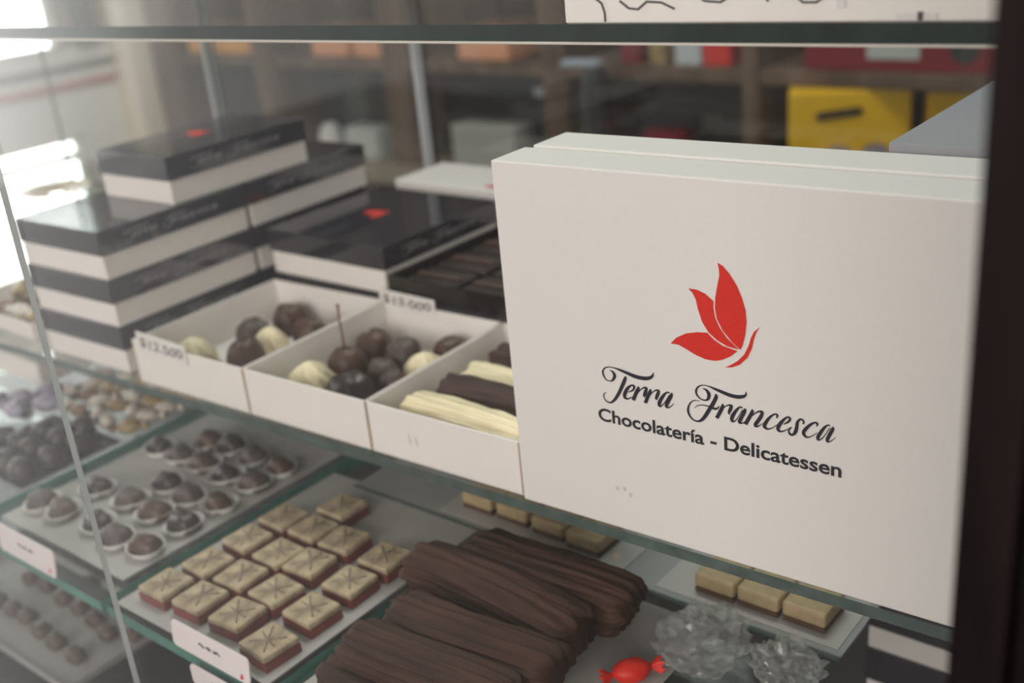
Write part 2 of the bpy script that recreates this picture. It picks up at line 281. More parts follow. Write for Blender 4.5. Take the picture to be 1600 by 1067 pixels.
SCRIPT = [[[7139,10409,7161,10447],[7201,10372,7239,10439],[7258,10337,7322,10429],[7296,10294,7402,10396],[7321,10230,7472,10335],[7337,10157,7530,10251],[7336,10100,7554,10142],[7321,10039,7522,10017],[7288,9959,7456,9902],[7254,9893,7378,9809],[7226,9848,7291,9747],[7186,9807,7202,9717],[7126,9778,7119,9707],[7047,9767,7028,9704],[6962,9776,6928,9712],[6890,9810,6835,9747],[6832,9880,6756,9821],[6783,9978,6688,9917],[6748,10072,6638,10013],[6727,10150,6610,10101],[6720,10219,6600,10191],[6729,10282,6616,10285],[6759,10347,6662,10380],[6806,10415,6731,10469],[6863,10472,6814,10541],[6928,10517,6907,10591],[7011,10553,7006,10621],[7104,10579,7109,10641],[7205,10594,7217,10654],[7314,10596,7331,10658],[7429,10587,7454,10658],[7547,10564,7583,10655],[7670,10531,7722,10647],[7810,10491,7875,10631],[7979,10445,8055,10605],[8164,10393,8249,10571],[8337,10346,8430,10539],[8484,10305,8583,10511],[8623,10269,8720,10486],[8770,10241,8856,10469],[8932,10225,9006,10461],[9097,10218,9159,10460],[9257,10223,9303,10466],[9410,10241,9436,10480],[9559,10271,9558,10501],[9697,10320,9656,10526],[9817,10392,9731,10559],[9912,10478,9797,10600],[9981,10573,9850,10640],[10010,10670,9889,10681],[10005,10751,9923,10747],[9998,10823,9960,10821]],[[8090,10218,8178,10259],[8079,10176,8207,10236],[8065,10150,8238,10197],[8045,10119,8245,10121],[8010,10056,8224,10027],[7962,9963,8186,9922],[7900,9840,8133,9795],[7825,9674,8057,9629],[7739,9483,7962,9435],[7655,9304,7868,9251],[7574,9149,7780,9089],[7495,9006,7692,8938],[7418,8876,7602,8800],[7344,8760,7511,8675],[7274,8657,7418,8563],[7207,8573,7323,8469],[7145,8504,7228,8394],[7090,8452,7129,8337],[7033,8420,7025,8307],[6957,8409,6921,8311],[6870,8420,6823,8339],[6795,8447,6741,8383],[6737,8496,6677,8445],[6692,8564,6629,8523],[6663,8634,6597,8601],[6654,8703,6582,8680],[6660,8770,6585,8763],[6678,8824,6613,8844],[6712,8869,6675,8910],[6771,8920,6749,8955],[6834,8973,6819,8997]],[[8326,9267,8304,9320],[8439,9322,8410,9393],[8557,9379,8511,9464],[8661,9453,8576,9524],[8735,9551,8608,9584],[8776,9654,8625,9646],[8781,9747,8628,9681],[8732,9812,8625,9698],[8651,9836,8604,9720],[8556,9823,8568,9719],[8452,9779,8508,9674],[8333,9708,8434,9595],[8218,9612,8371,9510],[8117,9488,8314,9410],[8031,9351,8257,9292],[7967,9224,8211,9185],[7928,9110,8176,9102],[7911,8998,8152,9040],[7932,8894,8141,9003],[7997,8821,8145,8961],[8094,8784,8169,8917],[8213,8795,8217,8897],[8339,8859,8314,8932],[8475,8951,8446,9011],[8606,9040,8582,9091]],[[8929,9774,8994,9793],[8901,9717,9027,9756],[8874,9675,9060,9705],[8844,9638,9061,9614],[8802,9572,9020,9509],[8742,9470,8963,9405],[8676,9339,8905,9292],[8613,9186,8845,9153],[8551,9019,8778,8991],[8489,8854,8710,8826]],[[8840,9209,8802,9227],[8920,9320,8878,9341],[8998,9431,8955,9455],[9079,9527,9035,9561],[9169,9612,9124,9659],[9262,9683,9217,9748],[9336,9725,9305,9816],[9387,9735,9394,9857],[9412,9727,9486,9866],[9400,9728,9564,9810],[9381,9697,9574,9707],[9339,9614,9554,9599],[9301,9526,9529,9503],[9274,9448,9495,9418],[9249,9366,9455,9343],[9238,9283,9425,9297],[9259,9218,9403,9274],[9301,9191,9385,9239],[9339,9175,9370,9193]],[[9701,9777,9764,9796],[9673,9715,9797,9752],[9646,9665,9830,9696],[9616,9623,9831,9602],[9575,9557,9791,9495],[9518,9457,9735,9392],[9453,9329,9677,9280],[9390,9177,9617,9141],[9326,9011,9549,8979],[9263,8846,9480,8815]],[[9635,9236,9598,9256],[9727,9365,9687,9386],[9819,9493,9777,9517],[9905,9595,9863,9629],[9984,9663,9943,9714],[10054,9707,10021,9779],[10112,9728,10098,9826],[10161,9732,10181,9855],[10190,9721,10270,9857],[10181,9722,10344,9795],[10159,9692,10346,9687],[10113,9609,10320,9579],[10069,9518,10290,9486],[10040,9437,10256,9404],[10014,9353,10219,9333],[10005,9266,10192,9292],[10034,9200,10172,9272],[10083,9178,10160,9236],[10126,9167,10154,9188]],[[10973,9803,10919,9725],[10929,9824,10877,9749],[10876,9847,10844,9770],[10800,9842,10816,9764],[10713,9797,10773,9719],[10618,9726,10719,9643],[10519,9629,10658,9546],[10411,9493,10580,9413],[10299,9330,10495,9257],[10212,9179,10433,9130],[10164,9051,10406,9049],[10150,8941,10394,8989],[10164,8853,10387,8954],[10217,8788,10373,8935],[10309,8772,10353,8913],[10397,8815,10363,8899],[10466,8884,10416,8933],[10540,8976,10490,9010],[10627,9099,10578,9124],[10733,9262,10682,9284],[10852,9456,10798,9479],[10970,9649,10913,9673]],[[11057,9824,11118,9830],[11018,9770,11139,9780],[10982,9725,11158,9722],[10942,9668,11149,9629],[10884,9564,11098,9504],[10813,9428,11027,9365],[10748,9299,10961,9237],[10688,9185,10905,9122],[10629,9067,10858,9028],[10600,8940,10838,8989],[10650,8838,10822,8978],[10742,8806,10821,8944],[10838,8821,10838,8920],[10922,8874,10889,8938],[11003,8946,10965,8995],[11074,9018,11035,9056],[11127,9085,11091,9111],[11170,9151,11140,9169],[11213,9216,11190,9230]],[[12984,10459,12996,10496],[13048,10438,13069,10502],[13105,10418,13146,10507],[13149,10382,13229,10488],[13191,10318,13314,10439],[13227,10239,13396,10367],[13244,10172,13454,10270],[13245,10109,13465,10149],[13237,10034,13441,10027],[13224,9976,13392,9919],[13213,9937,13317,9835],[13186,9895,13228,9787],[13136,9859,13140,9764],[13062,9839,13048,9755],[12974,9838,12948,9761],[12891,9857,12851,9785],[12812,9902,12758,9833],[12737,9968,12670,9898],[12684,10040,12599,9973],[12657,10115,12550,10058],[12650,10194,12522,10154],[12656,10267,12522,10257],[12675,10341,12555,10365],[12710,10420,12615,10468],[12757,10489,12692,10555],[12820,10549,12785,10621],[12903,10603,12889,10668],[12997,10641,12995,10699],[13096,10659,13104,10714],[13203,10659,13218,10716],[13317,10645,13339,10711],[13434,10615,13468,10701],[13556,10571,13605,10685],[13691,10524,13750,10664],[13845,10478,13913,10637],[14011,10429,14084,10606],[14170,10386,14247,10577],[14315,10350,14394,10551],[14456,10319,14531,10529],[14596,10298,14661,10513],[14735,10286,14789,10507],[14871,10285,14912,10508],[15002,10294,15025,10516],[15130,10316,15133,10533],[15251,10349,15232,10557],[15359,10396,15310,10581],[15447,10460,15364,10604],[15512,10536,15406,10628],[15552,10620,15438,10651],[15555,10700,15459,10685],[15533,10762,15471,10744],[15511,10818,15483,10809]],[[13694,10274,13767,10326],[13694,10215,13813,10300],[13687,10177,13867,10253],[13668,10144,13884,10146],[13629,10055,13847,10011],[13568,9925,13783,9862],[13496,9781,13707,9707],[13411,9625,13619,9542],[13314,9457,13520,9369],[13220,9293,13426,9208],[13136,9140,13341,9057],[13058,8999,13257,8911],[12986,8876,13168,8776],[12915,8767,13076,8657],[12848,8674,12979,8552],[12787,8601,12878,8467],[12731,8547,12776,8412],[12671,8505,12678,8385],[12601,8479,12584,8378],[12517,8474,12487,8385],[12428,8490,12387,8408],[12349,8525,12294,8449],[12281,8585,12210,8511],[12222,8666,12133,8590],[12177,8752,12071,8679],[12147,8839,12027,8774],[12131,8931,11998,8879],[12128,9022,11990,8992],[12138,9118,12009,9113],[12160,9222,12048,9234],[12192,9318,12098,9344],[12235,9403,12159,9441],[12288,9481,12229,9528],[12344,9545,12303,9597],[12399,9590,12376,9647],[12459,9621,12451,9678],[12529,9646,12531,9698],[12612,9661,12619,9707],[12704,9668,12712,9706],[12797,9674,12803,9704]],[[12474,9173,12452,9187],[12526,9236,12498,9254],[12575,9296,12545,9323],[12633,9345,12610,9386],[12707,9386,12694,9437],[12794,9421,12790,9476],[12892,9445,12896,9505],[13007,9457,13018,9521],[13134,9458,13150,9526],[13251,9450,13274,9526],[13353,9426,13389,9521],[13448,9393,13495,9511],[13536,9367,13585,9504],[13613,9354,13659,9497],[13687,9349,13716,9492],[13765,9364,13753,9494],[13838,9407,13787,9508],[13893,9463,13824,9534],[13932,9522,13855,9561],[13947,9579,13875,9584],[13942,9625,13891,9620],[13937,9665,13908,9662]],[[14117,9812,14175,9830],[14092,9755,14205,9790],[14068,9710,14236,9739],[14041,9666,14243,9657],[14010,9601,14220,9561],[13970,9514,14179,9459],[13917,9401,14125,9339],[13847,9255,14053,9189],[13763,9086,13966,9019],[13679,8915,13879,8849]],[[14003,9285,13970,9306],[14084,9395,14048,9418],[14164,9504,14126,9531],[14242,9595,14204,9631],[14320,9667,14285,9713],[14395,9722,14366,9782],[14464,9754,14446,9836],[14529,9763,14534,9875],[14581,9752,14628,9896],[14577,9745,14722,9863],[14557,9747,14746,9755],[14526,9689,14727,9658],[14494,9616,14701,9575],[14468,9544,14666,9496],[14441,9462,14625,9426],[14428,9373,14596,9383],[14449,9303,14578,9356],[14490,9269,14565,9313],[14529,9244,14556,9260]],[[15318,9828,15268,9764],[15281,9859,15228,9791],[15234,9895,15198,9814],[15155,9893,15177,9807],[15063,9838,15131,9755],[14965,9753,15070,9666],[14868,9647,15006,9561],[14768,9513,14936,9430],[14668,9358,14864,9283],[14594,9211,14814,9167],[14561,9083,14791,9095],[14565,8978,14779,9042],[14594,8899,14773,9005],[14650,8845,14766,8981],[14732,8835,14762,8958],[14811,8873,14782,8949],[14874,8937,14831,8982],[14941,9024,14895,9055],[15018,9143,14971,9166],[15110,9309,15063,9328],[15214,9508,15166,9526],[15316,9705,15268,9723]],[[15393,9814,15449,9834],[15370,9762,15483,9804],[15346,9728,15518,9755],[15319,9691,15520,9662],[15273,9599,15478,9540],[15212,9471,15415,9407],[15153,9343,15356,9281],[15093,9222,15305,9159],[15032,9096,15260,9052],[15002,8964,15240,9006],[15057,8856,15218,9012],[15151,8841,15212,8984],[15231,8862,15235,8959],[15298,8900,15277,8966],[15362,8948,15336,9003],[15422,8993,15400,9041]],[[15807,9854,15862,9876],[15785,9796,15900,9842],[15762,9755,15939,9790],[15735,9715,15943,9692],[15694,9630,15902,9570],[15637,9509,15838,9439],[15572,9375,15769,9303],[15499,9234,15698,9159],[15420,9083,15620,9006],[15340,8931,15543,8853]],[[15588,9077,15555,9096],[15687,9223,15649,9246],[15785,9368,15743,9395],[15884,9494,15841,9532],[15992,9602,15949,9653],[16101,9693,16061,9759],[16195,9750,16166,9840],[16272,9767,16271,9892],[16326,9757,16377,9914],[16323,9750,16477,9872],[16308,9742,16500,9754],[16279,9673,16476,9637],[16237,9585,16435,9521],[16183,9486,16376,9399],[16114,9372,16303,9275],[16051,9266,16238,9167],[15996,9179,16182,9076],[15942,9091,16138,9010],[15907,8979,16125,9002],[15946,8877,16109,9014],[16025,8842,16102,8992],[16112,8855,16109,8972],[16187,8907,16152,8983],[16256,8974,16221,9029],[16316,9035,16286,9077],[16361,9083,16335,9115],[16400,9127,16375,9154],[16438,9171,16417,9194]],[[17246,9646,17164,9664],[17273,9708,17183,9727],[17302,9778,17199,9781],[17302,9858,17200,9794],[17249,9907,17189,9807],[17174,9921,17156,9824],[17086,9899,17108,9814],[16987,9841,17038,9756],[16874,9754,16954,9662],[16761,9646,16875,9555],[16652,9508,16797,9423],[16547,9353,16720,9272],[16470,9222,16664,9150],[16428,9127,16638,9091],[16415,9031,16631,9087],[16444,8951,16625,9080],[16503,8894,16635,9038],[16586,8856,16664,8990],[16678,8849,16704,8960],[16770,8874,16763,8962],[16862,8922,16842,8990],[16954,8985,16928,9038],[17046,9066,17017,9107],[17140,9162,17112,9196],[17232,9256,17208,9285]],[[17600,9364,17578,9410],[17692,9415,17659,9482],[17786,9467,17738,9553],[17869,9528,17796,9615],[17936,9600,17836,9672],[17987,9680,17861,9720],[18009,9771,17867,9739],[17980,9851,17867,9764],[17916,9902,17854,9800],[17829,9909,17834,9810],[17736,9863,17786,9772],[17634,9788,17715,9691],[17532,9694,17645,9595],[17428,9575,17573,9476],[17323,9437,17500,9340],[17243,9307,17443,9226],[17196,9192,17406,9148],[17176,9081,17383,9098],[17192,8977,17371,9073],[17254,8905,17373,9044],[17338,8874,17401,9007],[17429,8876,17443,8986],[17521,8911,17506,8996],[17612,8967,17589,9034],[17694,9027,17668,9079],[17761,9086,17733,9127],[17819,9149,17792,9182],[17876,9210,17852,9239]],[[18645,9603,18589,9641],[18674,9635,18609,9680],[18708,9677,18623,9709],[18729,9740,18623,9721],[18718,9805,18617,9749],[18690,9863,18603,9789],[18647,9907,18583,9812],[18590,9932,18553,9821],[18520,9937,18515,9820],[18440,9910,18491,9806],[18367,9847,18464,9766],[18302,9764,18434,9701],[18250,9666,18414,9639],[18225,9563,18407,9579],[18217,9469,18407,9496],[18207,9384,18400,9396],[18185,9288,18384,9286],[18160,9190,18363,9169],[18136,9113,18323,9055],[18112,9047,18258,8956],[18084,8985,18180,8879],[18062,8949,18096,8825],[18039,8943,18011,8808],[18004,8955,17937,8823],[17972,8974,17880,8857],[17945,8998,17842,8912],[17921,9033,17820,8981],[17912,9068,17818,9059],[17926,9112,17842,9138],[17959,9169,17880,9212],[17990,9219,17921,9272],[18009,9253,17963,9310],[18030,9283,18002,9329],[18054,9317,18038,9344]],[[19374,9661,19315,9693],[19407,9700,19332,9741],[19446,9749,19343,9779],[19463,9824,19340,9778],[19430,9884,19337,9789],[19373,9917,19323,9815],[19299,9921,19296,9822],[19217,9897,19246,9795],[19123,9852,19178,9740],[19020,9781,19106,9666],[18906,9675,19019,9559],[18787,9546,18923,9429],[18691,9425,18847,9315],[18624,9320,18797,9234],[18577,9208,18770,9184],[18572,9084,18760,9160],[18627,8983,18770,9106],[18714,8911,18806,9036],[18814,8879,18852,8994],[18917,8900,18911,8991],[19016,8953,18995,9022],[19113,9022,19088,9074],[19210,9108,19183,9148],[19308,9209,19282,9243],[19405,9309,19382,9338]],[[20075,9890,20042,9824],[20040,9908,20005,9837],[19995,9928,19978,9848],[19929,9917,19955,9837],[19852,9870,19913,9788],[19767,9798,19859,9709],[19680,9703,19803,9614],[19588,9575,19736,9489],[19496,9428,19663,9344],[19422,9295,19602,9218],[19373,9187,19561,9128],[19342,9088,19533,9064],[19335,8991,19519,9036],[19372,8909,19508,9022],[19444,8873,19500,9001],[19523,8891,19511,8987],[19589,8940,19553,9004],[19659,9015,19616,9058],[19743,9132,19697,9162],[19846,9310,19801,9335],[19966,9532,19918,9555],[20084,9751,20036,9775]],[[20164,9846,20214,9865],[20145,9791,20246,9830],[20125,9753,20280,9779],[20100,9715,20283,9683],[20058,9628,20243,9563],[20000,9505,20184,9435],[19946,9380,20131,9317],[19897,9262,20086,9206],[19853,9143,20046,9104],[19830,9032,20023,9042],[19851,8938,20009,9023],[19912,8888,19992,9009],[19984,8890,19990,8990],[20047,8925,20024,8996],[20112,8976,20081,9033],[20177,9039,20144,9083],[20240,9114,20209,9146],[20304,9199,20280,9223],[20367,9283,20350,9300]]]
WINGS = [[[14030,17699],[14314,17563],[14665,17207],[15071,16629],[15357,15976],[15538,15363],[15590,14725],[15509,14001],[15351,13375],[15221,13123],[14778,13455],[14240,14026],[13916,14633],[13825,15216],[13850,15753],[13989,16478],[14110,17018],[14094,17362]],[[12311,16076],[12811,16076],[13302,15909],[13748,15584],[13739,15202],[13825,14678],[14059,14176],[14477,13644],[15149,13122],[14468,13188],[13918,13426],[13430,13780],[13070,14316],[12840,15004],[12732,15528],[12554,15860]],[[11143,12767],[11499,13161],[12093,13511],[12736,13688],[13336,13764],[13732,13424],[14222,13175],[15062,13022],[14703,12683],[14205,12376],[13766,12232],[13199,12220],[12631,12364],[12061,12604],[11614,12775]],[[16313,14568],[15987,14260],[15806,13873],[15682,13434],[15436,12908],[15066,12476],[14695,12191],[14320,11966],[14753,12049],[15185,12284],[15614,12760],[15859,13286],[15983,13845],[16105,14221]]]
# ------------------------------------------------------------------ printing shared by the boxes
def U(v): return v * 1e-5
LOGO_C = ((U(11345) + U(16555)) / 2, (U(12188) + U(17865)) / 2)
SCR_C = ((U(7290) + U(20700)) / 2, U(9400))
# ------------------------------------------------------------------ display case
case = empty('display_case', (0, 0, -1.0))
tag(case, 'glass fronted display case with dark wood upright at right and green-edged glass shelves', 'display case')
K = Vector((0, 0, 1.0))          # case parts are written in world terms; the Empty stands on the floor
def cpart(o):
    o.parent = case; o.location = K; return o
XL, XR = -1.25, .323
YAW = .030                       # the shelves and what stands on them run very slightly askew to the rear panes
def askew(o, y0):
    for v in o.data.vertices:
        if v.co.y < y0: v.co.y += math.tan(YAW) * v.co.x
    return o
def turn(objs, dy=0.0):
    m = Matrix.Translation((-.0008, dy, 0)) @ Matrix.Rotation(YAW, 4, 'Z')
    for o in objs:
        if o.parent is None:
            o.location = m @ Vector(o.location); o.rotation_euler.z += YAW
cpart(askew(slab('middle_shelf', (XL, -.0016, -.0074), (XR, .415, 0.0), M['glass'], M['edge_mid']), .1))
cpart(askew(slab('upper_shelf', (XL, -.001, .2855), (XR, .415, .2942), M['glass'], M['edge']), .1))
cpart(askew(box('edge_highlight', (XL, -.0012, .2840), (XR, .003, .2854), M['strip'], bev=.0004), .1))  # pale bar standing in for light refracted along the bottom of the glass edge
cpart(slab('front_pane', (XL, -.1875, -.2484), (-.1893, -.184, .62), M['pane'], M['paneedge']))
cpart(slab('front_pane', (-.1887, -.1875, -.2484), (XR, -.184, .62), M['pane'], M['paneedge']))
cpart(slab('rear_pane', (-.454, .432, -.2484), (XR, .437, .60), M['glass'], M['edge']))
cpart(slab('rear_pane', (-.82, .420, -.2484), (-.458, .425, .60), M['glass'], M['edge']))
cpart(slab('rear_pane', (XL, .432, -.2484), (-.824, .437, .60), M['glass'], M['edge']))
cpart(box('rear_pane_edge', (-.4565, .416, -.2484), (-.4515, .428, .2850), M['silver'], bev=.001))
cpart(box('rear_pane_edge', (-.824, .416, -.2484), (-.820, .428, .2850), M['paneedge'], bev=.0005))
cpart(box('wood_upright', (.324, -.196, -.9), (.3395, .45, .64), M['darkwood'], bev=.0012))
cpart(box('wood_facing', (.3405, -.192, -.9), (.47, .45, .64), M['darkwood'], bev=.0012))
cpart(slab('case_top', (XL, -.19, .622), (.323, .45, .630), M['glass'], M['edge']))
cpart(box('cabinet_base', (XL, -.19, -1.0), (.47, .45, -.2512), M['darkwood'], bev=.002))
cpart(box('case_floor', (XL, -.183, -.2510), (XR, .43, -.2485), M['casefloor'], bev=0))
for y in (-.15, .19):            # slim rails that carry the lower glass plates
    cpart(box('plate_rail', (XL, y, -.098), (XR, y + .010, -.091), M['black'], bev=.0005))
# lower glass plates
for x0, x1, w in ((-.84, -.476, 'under the truffles and wrapped sweets'), (-.468, -.269, 'under the tray of chocolates in paper cups'),
                  (-.261, -.088, 'under the square beige sweets'), (-.079, .18, 'under the chocolate bark sticks')):
    o = slab('glass_plate', (x0, -.158, -.0905), (x1, .24, -.0815), M['glass'], M['green'])
    tag(o, 'green edged clear glass plate %s' % w, 'glass plate', 'glass plates on the lower level')
# step boards behind, carrying the fudge blocks
o = box('step_board', (-.225, .052, -.0812), (.19, .20, -.0795), M['greyboard'], bev=.0003)
tag(o, 'glossy grey board under the row of beige fudge blocks', 'board')
o = box('board_edging', (-.225, .0495, -.0812), (.19, .0518, -.0790), M['edge_mid'], bev=.0002)
o.parent = bpy.data.objects['step_board']; o.name = 'edging'
# ------------------------------------------------------------------ white gift boxes with the butterfly
def gift_box(name, x0, y0, w, d, h, label, printed):
    e = empty(name, (x0*math.cos(YAW) - y0*math.sin(YAW), x0*math.sin(YAW) + y0*math.cos(YAW), 0), YAW); tag(e, label, 'gift box', None)
    bm = bmesh.new(); bx(bm, (0, 0, .0002), (w, d*.93, h), .0011, 0, 3)
    finish(bm, 'lid', M['card'], e)
    bm = bmesh.new(); bx(bm, (.002, d*.93, .0012), (w-.002, d, h-.0016), .0008)
    finish(bm, 'base', M['card'], e)
    if printed:
        f = lambda a, b: (U(a) - x0, -.00025, U(b))
        bm = bmesh.new()
        for k, wg in enumerate(WINGS): polys(bm, [wg], f)
        tag(finish(bm, 'butterfly_emblem', M['red'], e), 'red butterfly emblem', None)
        bm = bmesh.new(); ribbons(bm, SCRIPT, lambda a, b: (U(a) - x0, -.00025, U(b)))
        tag(finish(bm, 'script_lettering', M['ink'], e), 'black brush script lettering', None)
        t = text_obj('plain_lettering', 'Chocolater\u00eda - Delicatessen', M['ink'], lambda u, v: (u - x0, -.00025, v), .0617, .2070, .0708, .0791, e, bold=.022)
        tag(t, 'bold plain lettering', None)
        bm = bmesh.new()
        for (sx, sz) in ((.0715, .0275), (.0765, .0285), (.0805, .0255)):
            polys(bm, [[(sx + .0011*math.cos(q)*(1+.4*math.sin(3*q)), sz + .0016*math.sin(q)) for q in [2*PI*i/12 for i in range(12)]]], lambda a, b: (a - x0, -.0002, b))
        finish(bm, 'smudge', M['grime'], e)
    return e
gift_box('gift_box', 0.0, 0.0, .2725, .0355, .22, 'upright white gift box in front with red butterfly and black lettering', True)
gift_box('gift_box', .0035, .0362, .2725, .037, .2205, 'plain white gift box standing directly behind the lettered butterfly box', False)
# crumb on the front glass
bm = bmesh.new()
tube(bm, [(.2035, -.1882, .1352), (.2040, -.1886, .1345), (.2046, -.1882, .1338)], [.0002, .0005, .0001], 6)
o = finish(bm, 'crumb', M['crumb']); tag(o, 'tiny tan crumb stuck on the glass in front of the white box', 'crumb')
# grey carton behind the gift boxes at right
e = empty('grey_carton', (.198, .084, 0)); tag(e, 'tall grey streaked carton behind the white gift boxes next to the wood upright', 'carton')
box('body', (0, 0, 0), (.118, .27, .214), M['greybox'], e)
box('lid', (-.002, -.002, .2142), (.12, .272, .224), M['greybox'], e)
# ------------------------------------------------------------------ black-lid boxes
def lid_box(name, x, y, z, w, d, h, label, group=None, rz=0.0, emblem=True, letters=True, ls=.5):
    e = empty(name, (x, y, z), rz); tag(e, label, 'box', group)
    box('base', (.0016, .0016, 0), (w-.0016, d-.0016, h*(ls+.12)), M['tray_card'], e, .0006)
    l = box('lid', (0, 0, h*ls), (w, d, h), M['navy'], e, .0008)
    if letters:
        s = d*.62/.1345
        bm = bmesh.new(); ribbons(bm, SCRIPT, lambda a, b: (w + .0002, d/2 + (U(a) - SCR_C[0])*s, h*.745 + (U(b) - SCR_C[1])*s*.62))
        tag(finish(bm, 'lettering', M['letter'], l), 'grey script lettering', None)
    if emblem:
        s = .55; bm = bmesh.new()
        for wg in WINGS: polys(bm, [wg], lambda a, b: (w*.5 - (U(b) - LOGO_C[1])*s - .012, d/2 + (U(a) - LOGO_C[0])*s, h + .0002))
        tag(finish(bm, 'emblem', M['red'], l), 'red butterfly emblem', None)
    return e
H = .0426
ord3 = ['bottom', 'middle', 'topmost of three full-size']
for k in range(3):
    lid_box('chocolate_box', -.556, -.0080, k*H, .1255, .158, H - .0002, 'black-lidded white box, %s in the stack at the front left shelf edge' % ['lowest', 'second from bottom', 'third from bottom'][k],
            'black-lidded boxes', emblem=False, rz=YAW)
    lid_box('chocolate_box', -.5609, .1535, k*H, .1255, .157, H - .0002, 'black-lidded white box, %s in the stack behind the front left stack' % ['lowest', 'second', 'third'][k],
            'black-lidded boxes', emblem=False, rz=YAW)
lid_box('chocolate_box', -.540, .074, 3*H, .104, .165, .0425, 'black-lidded white box lying alone on top of the two left stacks', 'black-lidded boxes', rz=.03)
for k in range(2):
    lid_box('chocolate_box', -.4205, .1585, k*H, .1515, .155, H - .0002, ['black-lidded white box beneath the wide box behind the open trays', 'wide black-lidded white box with red butterfly behind the open trays'][k],
            'black-lidded boxes', emblem=(k == 1))
lid_box('chocolate_box', -.264, .1595, 0, .134, .150, H - .0002, 'black-lidded white box under the open black tray', 'black-lidded boxes', emblem=False)
for k in range(2):
    lid_box('chocolate_box', .1425, .214, -.2480 + k*.0496, .15, .155, .0494, ['black-lidded white box at the bottom of the lower right pair', 'black-lidded white box on top of the lower right pair, beside the wood upright'][k],
            'black-lidded boxes', emblem=False, letters=False, ls=.405)
# white box with a red mark lying behind the wide black box
e = empty('white_carton', (-.418, .330, 0)); tag(e, 'white carton with a red butterfly behind the wide black-lidded box', 'carton')
box('body', (0, 0, 0), (.26, .076, .0885), M['card'], e, .001)
bm = bmesh.new()
for wg in WINGS: polys(bm, [wg], lambda a, b: (.125 + (U(a) - LOGO_C[0])*.5, .022 + (U(b) - LOGO_C[1])*.5, .0888))
tag(finish(bm, 'emblem', M['red'], e), 'red butterfly emblem', None)
# open black tray with chocolate bars
e = empty('black_tray', (-.266, .1585, H)); tag(e, 'open black tray of dark chocolate bars behind the white trays', 'tray')
def open_tray(bm, w, d, h, t, mi=0):
    bx(bm, (0, 0, 0), (w, d, t), 0, mi)
    for lo, hi in (((0, 0, t), (w, t, h)), ((0, d-t, t), (w, d, h)), ((0, t, t), (t, d-t, h)), ((w-t, t, t), (w, d-t, h))): bx(bm, lo, hi, .0004, mi, 1)
bm = bmesh.new(); open_tray(bm, .136, .152, .0185, .0022); finish(bm, 'tray_body', M['blacktray'], e)
for i in range(2):
    for j in range(3):
        o = empty('chocolate_bar', (-.259 + i*.064, .167 + j*.046, H + .0024))
        tag(o, 'dark chocolate bar in the open black tray, %s row, %s' % (['front', 'middle', 'back'][j], ['left', 'right'][i]), 'chocolate bar', 'bars in the black tray')
        box('bar', (0, 0, 0), (.056, .040, .010), M['dark'], o, .002)
        box('ridge', (.004, .017, .0101), (.052, .023, .0125), M['choc'], o, .001)
# ------------------------------------------------------------------ three white trays of chocolates
before = set(bpy.data.objects)
TR = [(-.4075, -.2675, 'left'), (-.2660, -.1370, 'middle'), (-.1355, -.0030, 'right')]
for x0, x1, w in TR:
    e = empty('white_tray', (x0, -.004, 0)); tag(e, 'open white card tray, %s of the three in a row on the middle shelf' % w, 'tray', 'open white trays on the middle shelf')
    bm = bmesh.new(); open_tray(bm, x1 - x0, .160, .0385, .0013); finish(bm, 'tray_body', M['tray_card'], e)
    if w == 'right':
        bm = bmesh.new()
        for sx, sz, r in ((.0370, .0190, .0006), (.0376, .0150, .0005), (.0430, .0180, .0007), (.0440, .0150, .0005)):
            polys(bm, [[(sx - r, sz + .0028), (sx + r, sz + .0030), (sx + r*1.6, sz), (sx + r*1.2, sz - .0028), (sx + .2*r, sz - .001)]], lambda p, q: (p, -.0002, q))
        finish(bm, 'scuff', M['grime'], e)
    for cx in (.0002, x1 - x0 - .0002):
        bm = bmesh.new(); tube(bm, [(cx, .0001, .001), (cx, .0001, .0378)], .0005, 6)
        tag(finish(bm, 'corner_fold', M['card_edge'], e), 'tan raw card corner fold', None)
def bonbon(x, y, z, r, m, label, h=None, ry=None, sq=0, seed=0, rz=0, group=None, cat='chocolate', name='bonbon'):
    bm = bmesh.new(); dome(bm, r, ry or r, h or r*1.25, seed=seed, square=sq, lump=.13 if name == 'bonbon' else .06)
    o = finish(bm, name, M[m], None, (x, y, z), True); o.rotation_euler = (0, 0, rz); return tag(o, label, cat, group)
ZT = .0015
bonbon(-.369, .092, ZT, .0175, 'greychoc', 'large greyish round bonbon in the left white tray', 0.0252, seed=1)
bonbon(-.366, .133, ZT, .0165, 'choc', 'brown round bonbon at the back of the left white tray', 0.0260, seed=2)
bonbon(-.325, .118, ZT, .0175, 'choc', 'wide brown bonbon at the back right of the left white tray', 0.0227, ry=.015, seed=3)
bonbon(-.3265, .046, ZT, .0125, 'choc', 'dark brown oval bonbon by the front right of the left white tray', 0.0302, ry=.019, seed=4)
bonbon(-.292, .128, ZT, .0140, 'choc', 'small brown bonbon in the back right corner of the left white tray', 0.0202, seed=5)
def rosette(x, y, z, r, h, label, seed=0):
    bm = bmesh.new()
    prof = [(.75, 0), (1.0, .10), (1.05, .28), (.90, .42), (.92, .52), (.72, .68), (.66, .76), (.40, .90), (.12, 1.0)]
    lathe(bm, [(r*a, h*b) for a, b in prof], 48, 0, lambda a, q: .16*math.cos(8*(a + q*30)) + .06*math.sin(3*a + seed) + .05*math.cos(19*a + q*300))
    rs = [v for v in bm.verts]; n = 48
    bm.verts.ensure_lookup_table(); bm.faces.new([bm.verts[i] for i in range(n)]); bm.faces.new([bm.verts[len(bm.verts) - n + i] for i in range(n)])
    o = finish(bm, 'rosette', M['cream'], None, (x, y, z), True); return tag(o, label, 'chocolate', 'piped white chocolates')
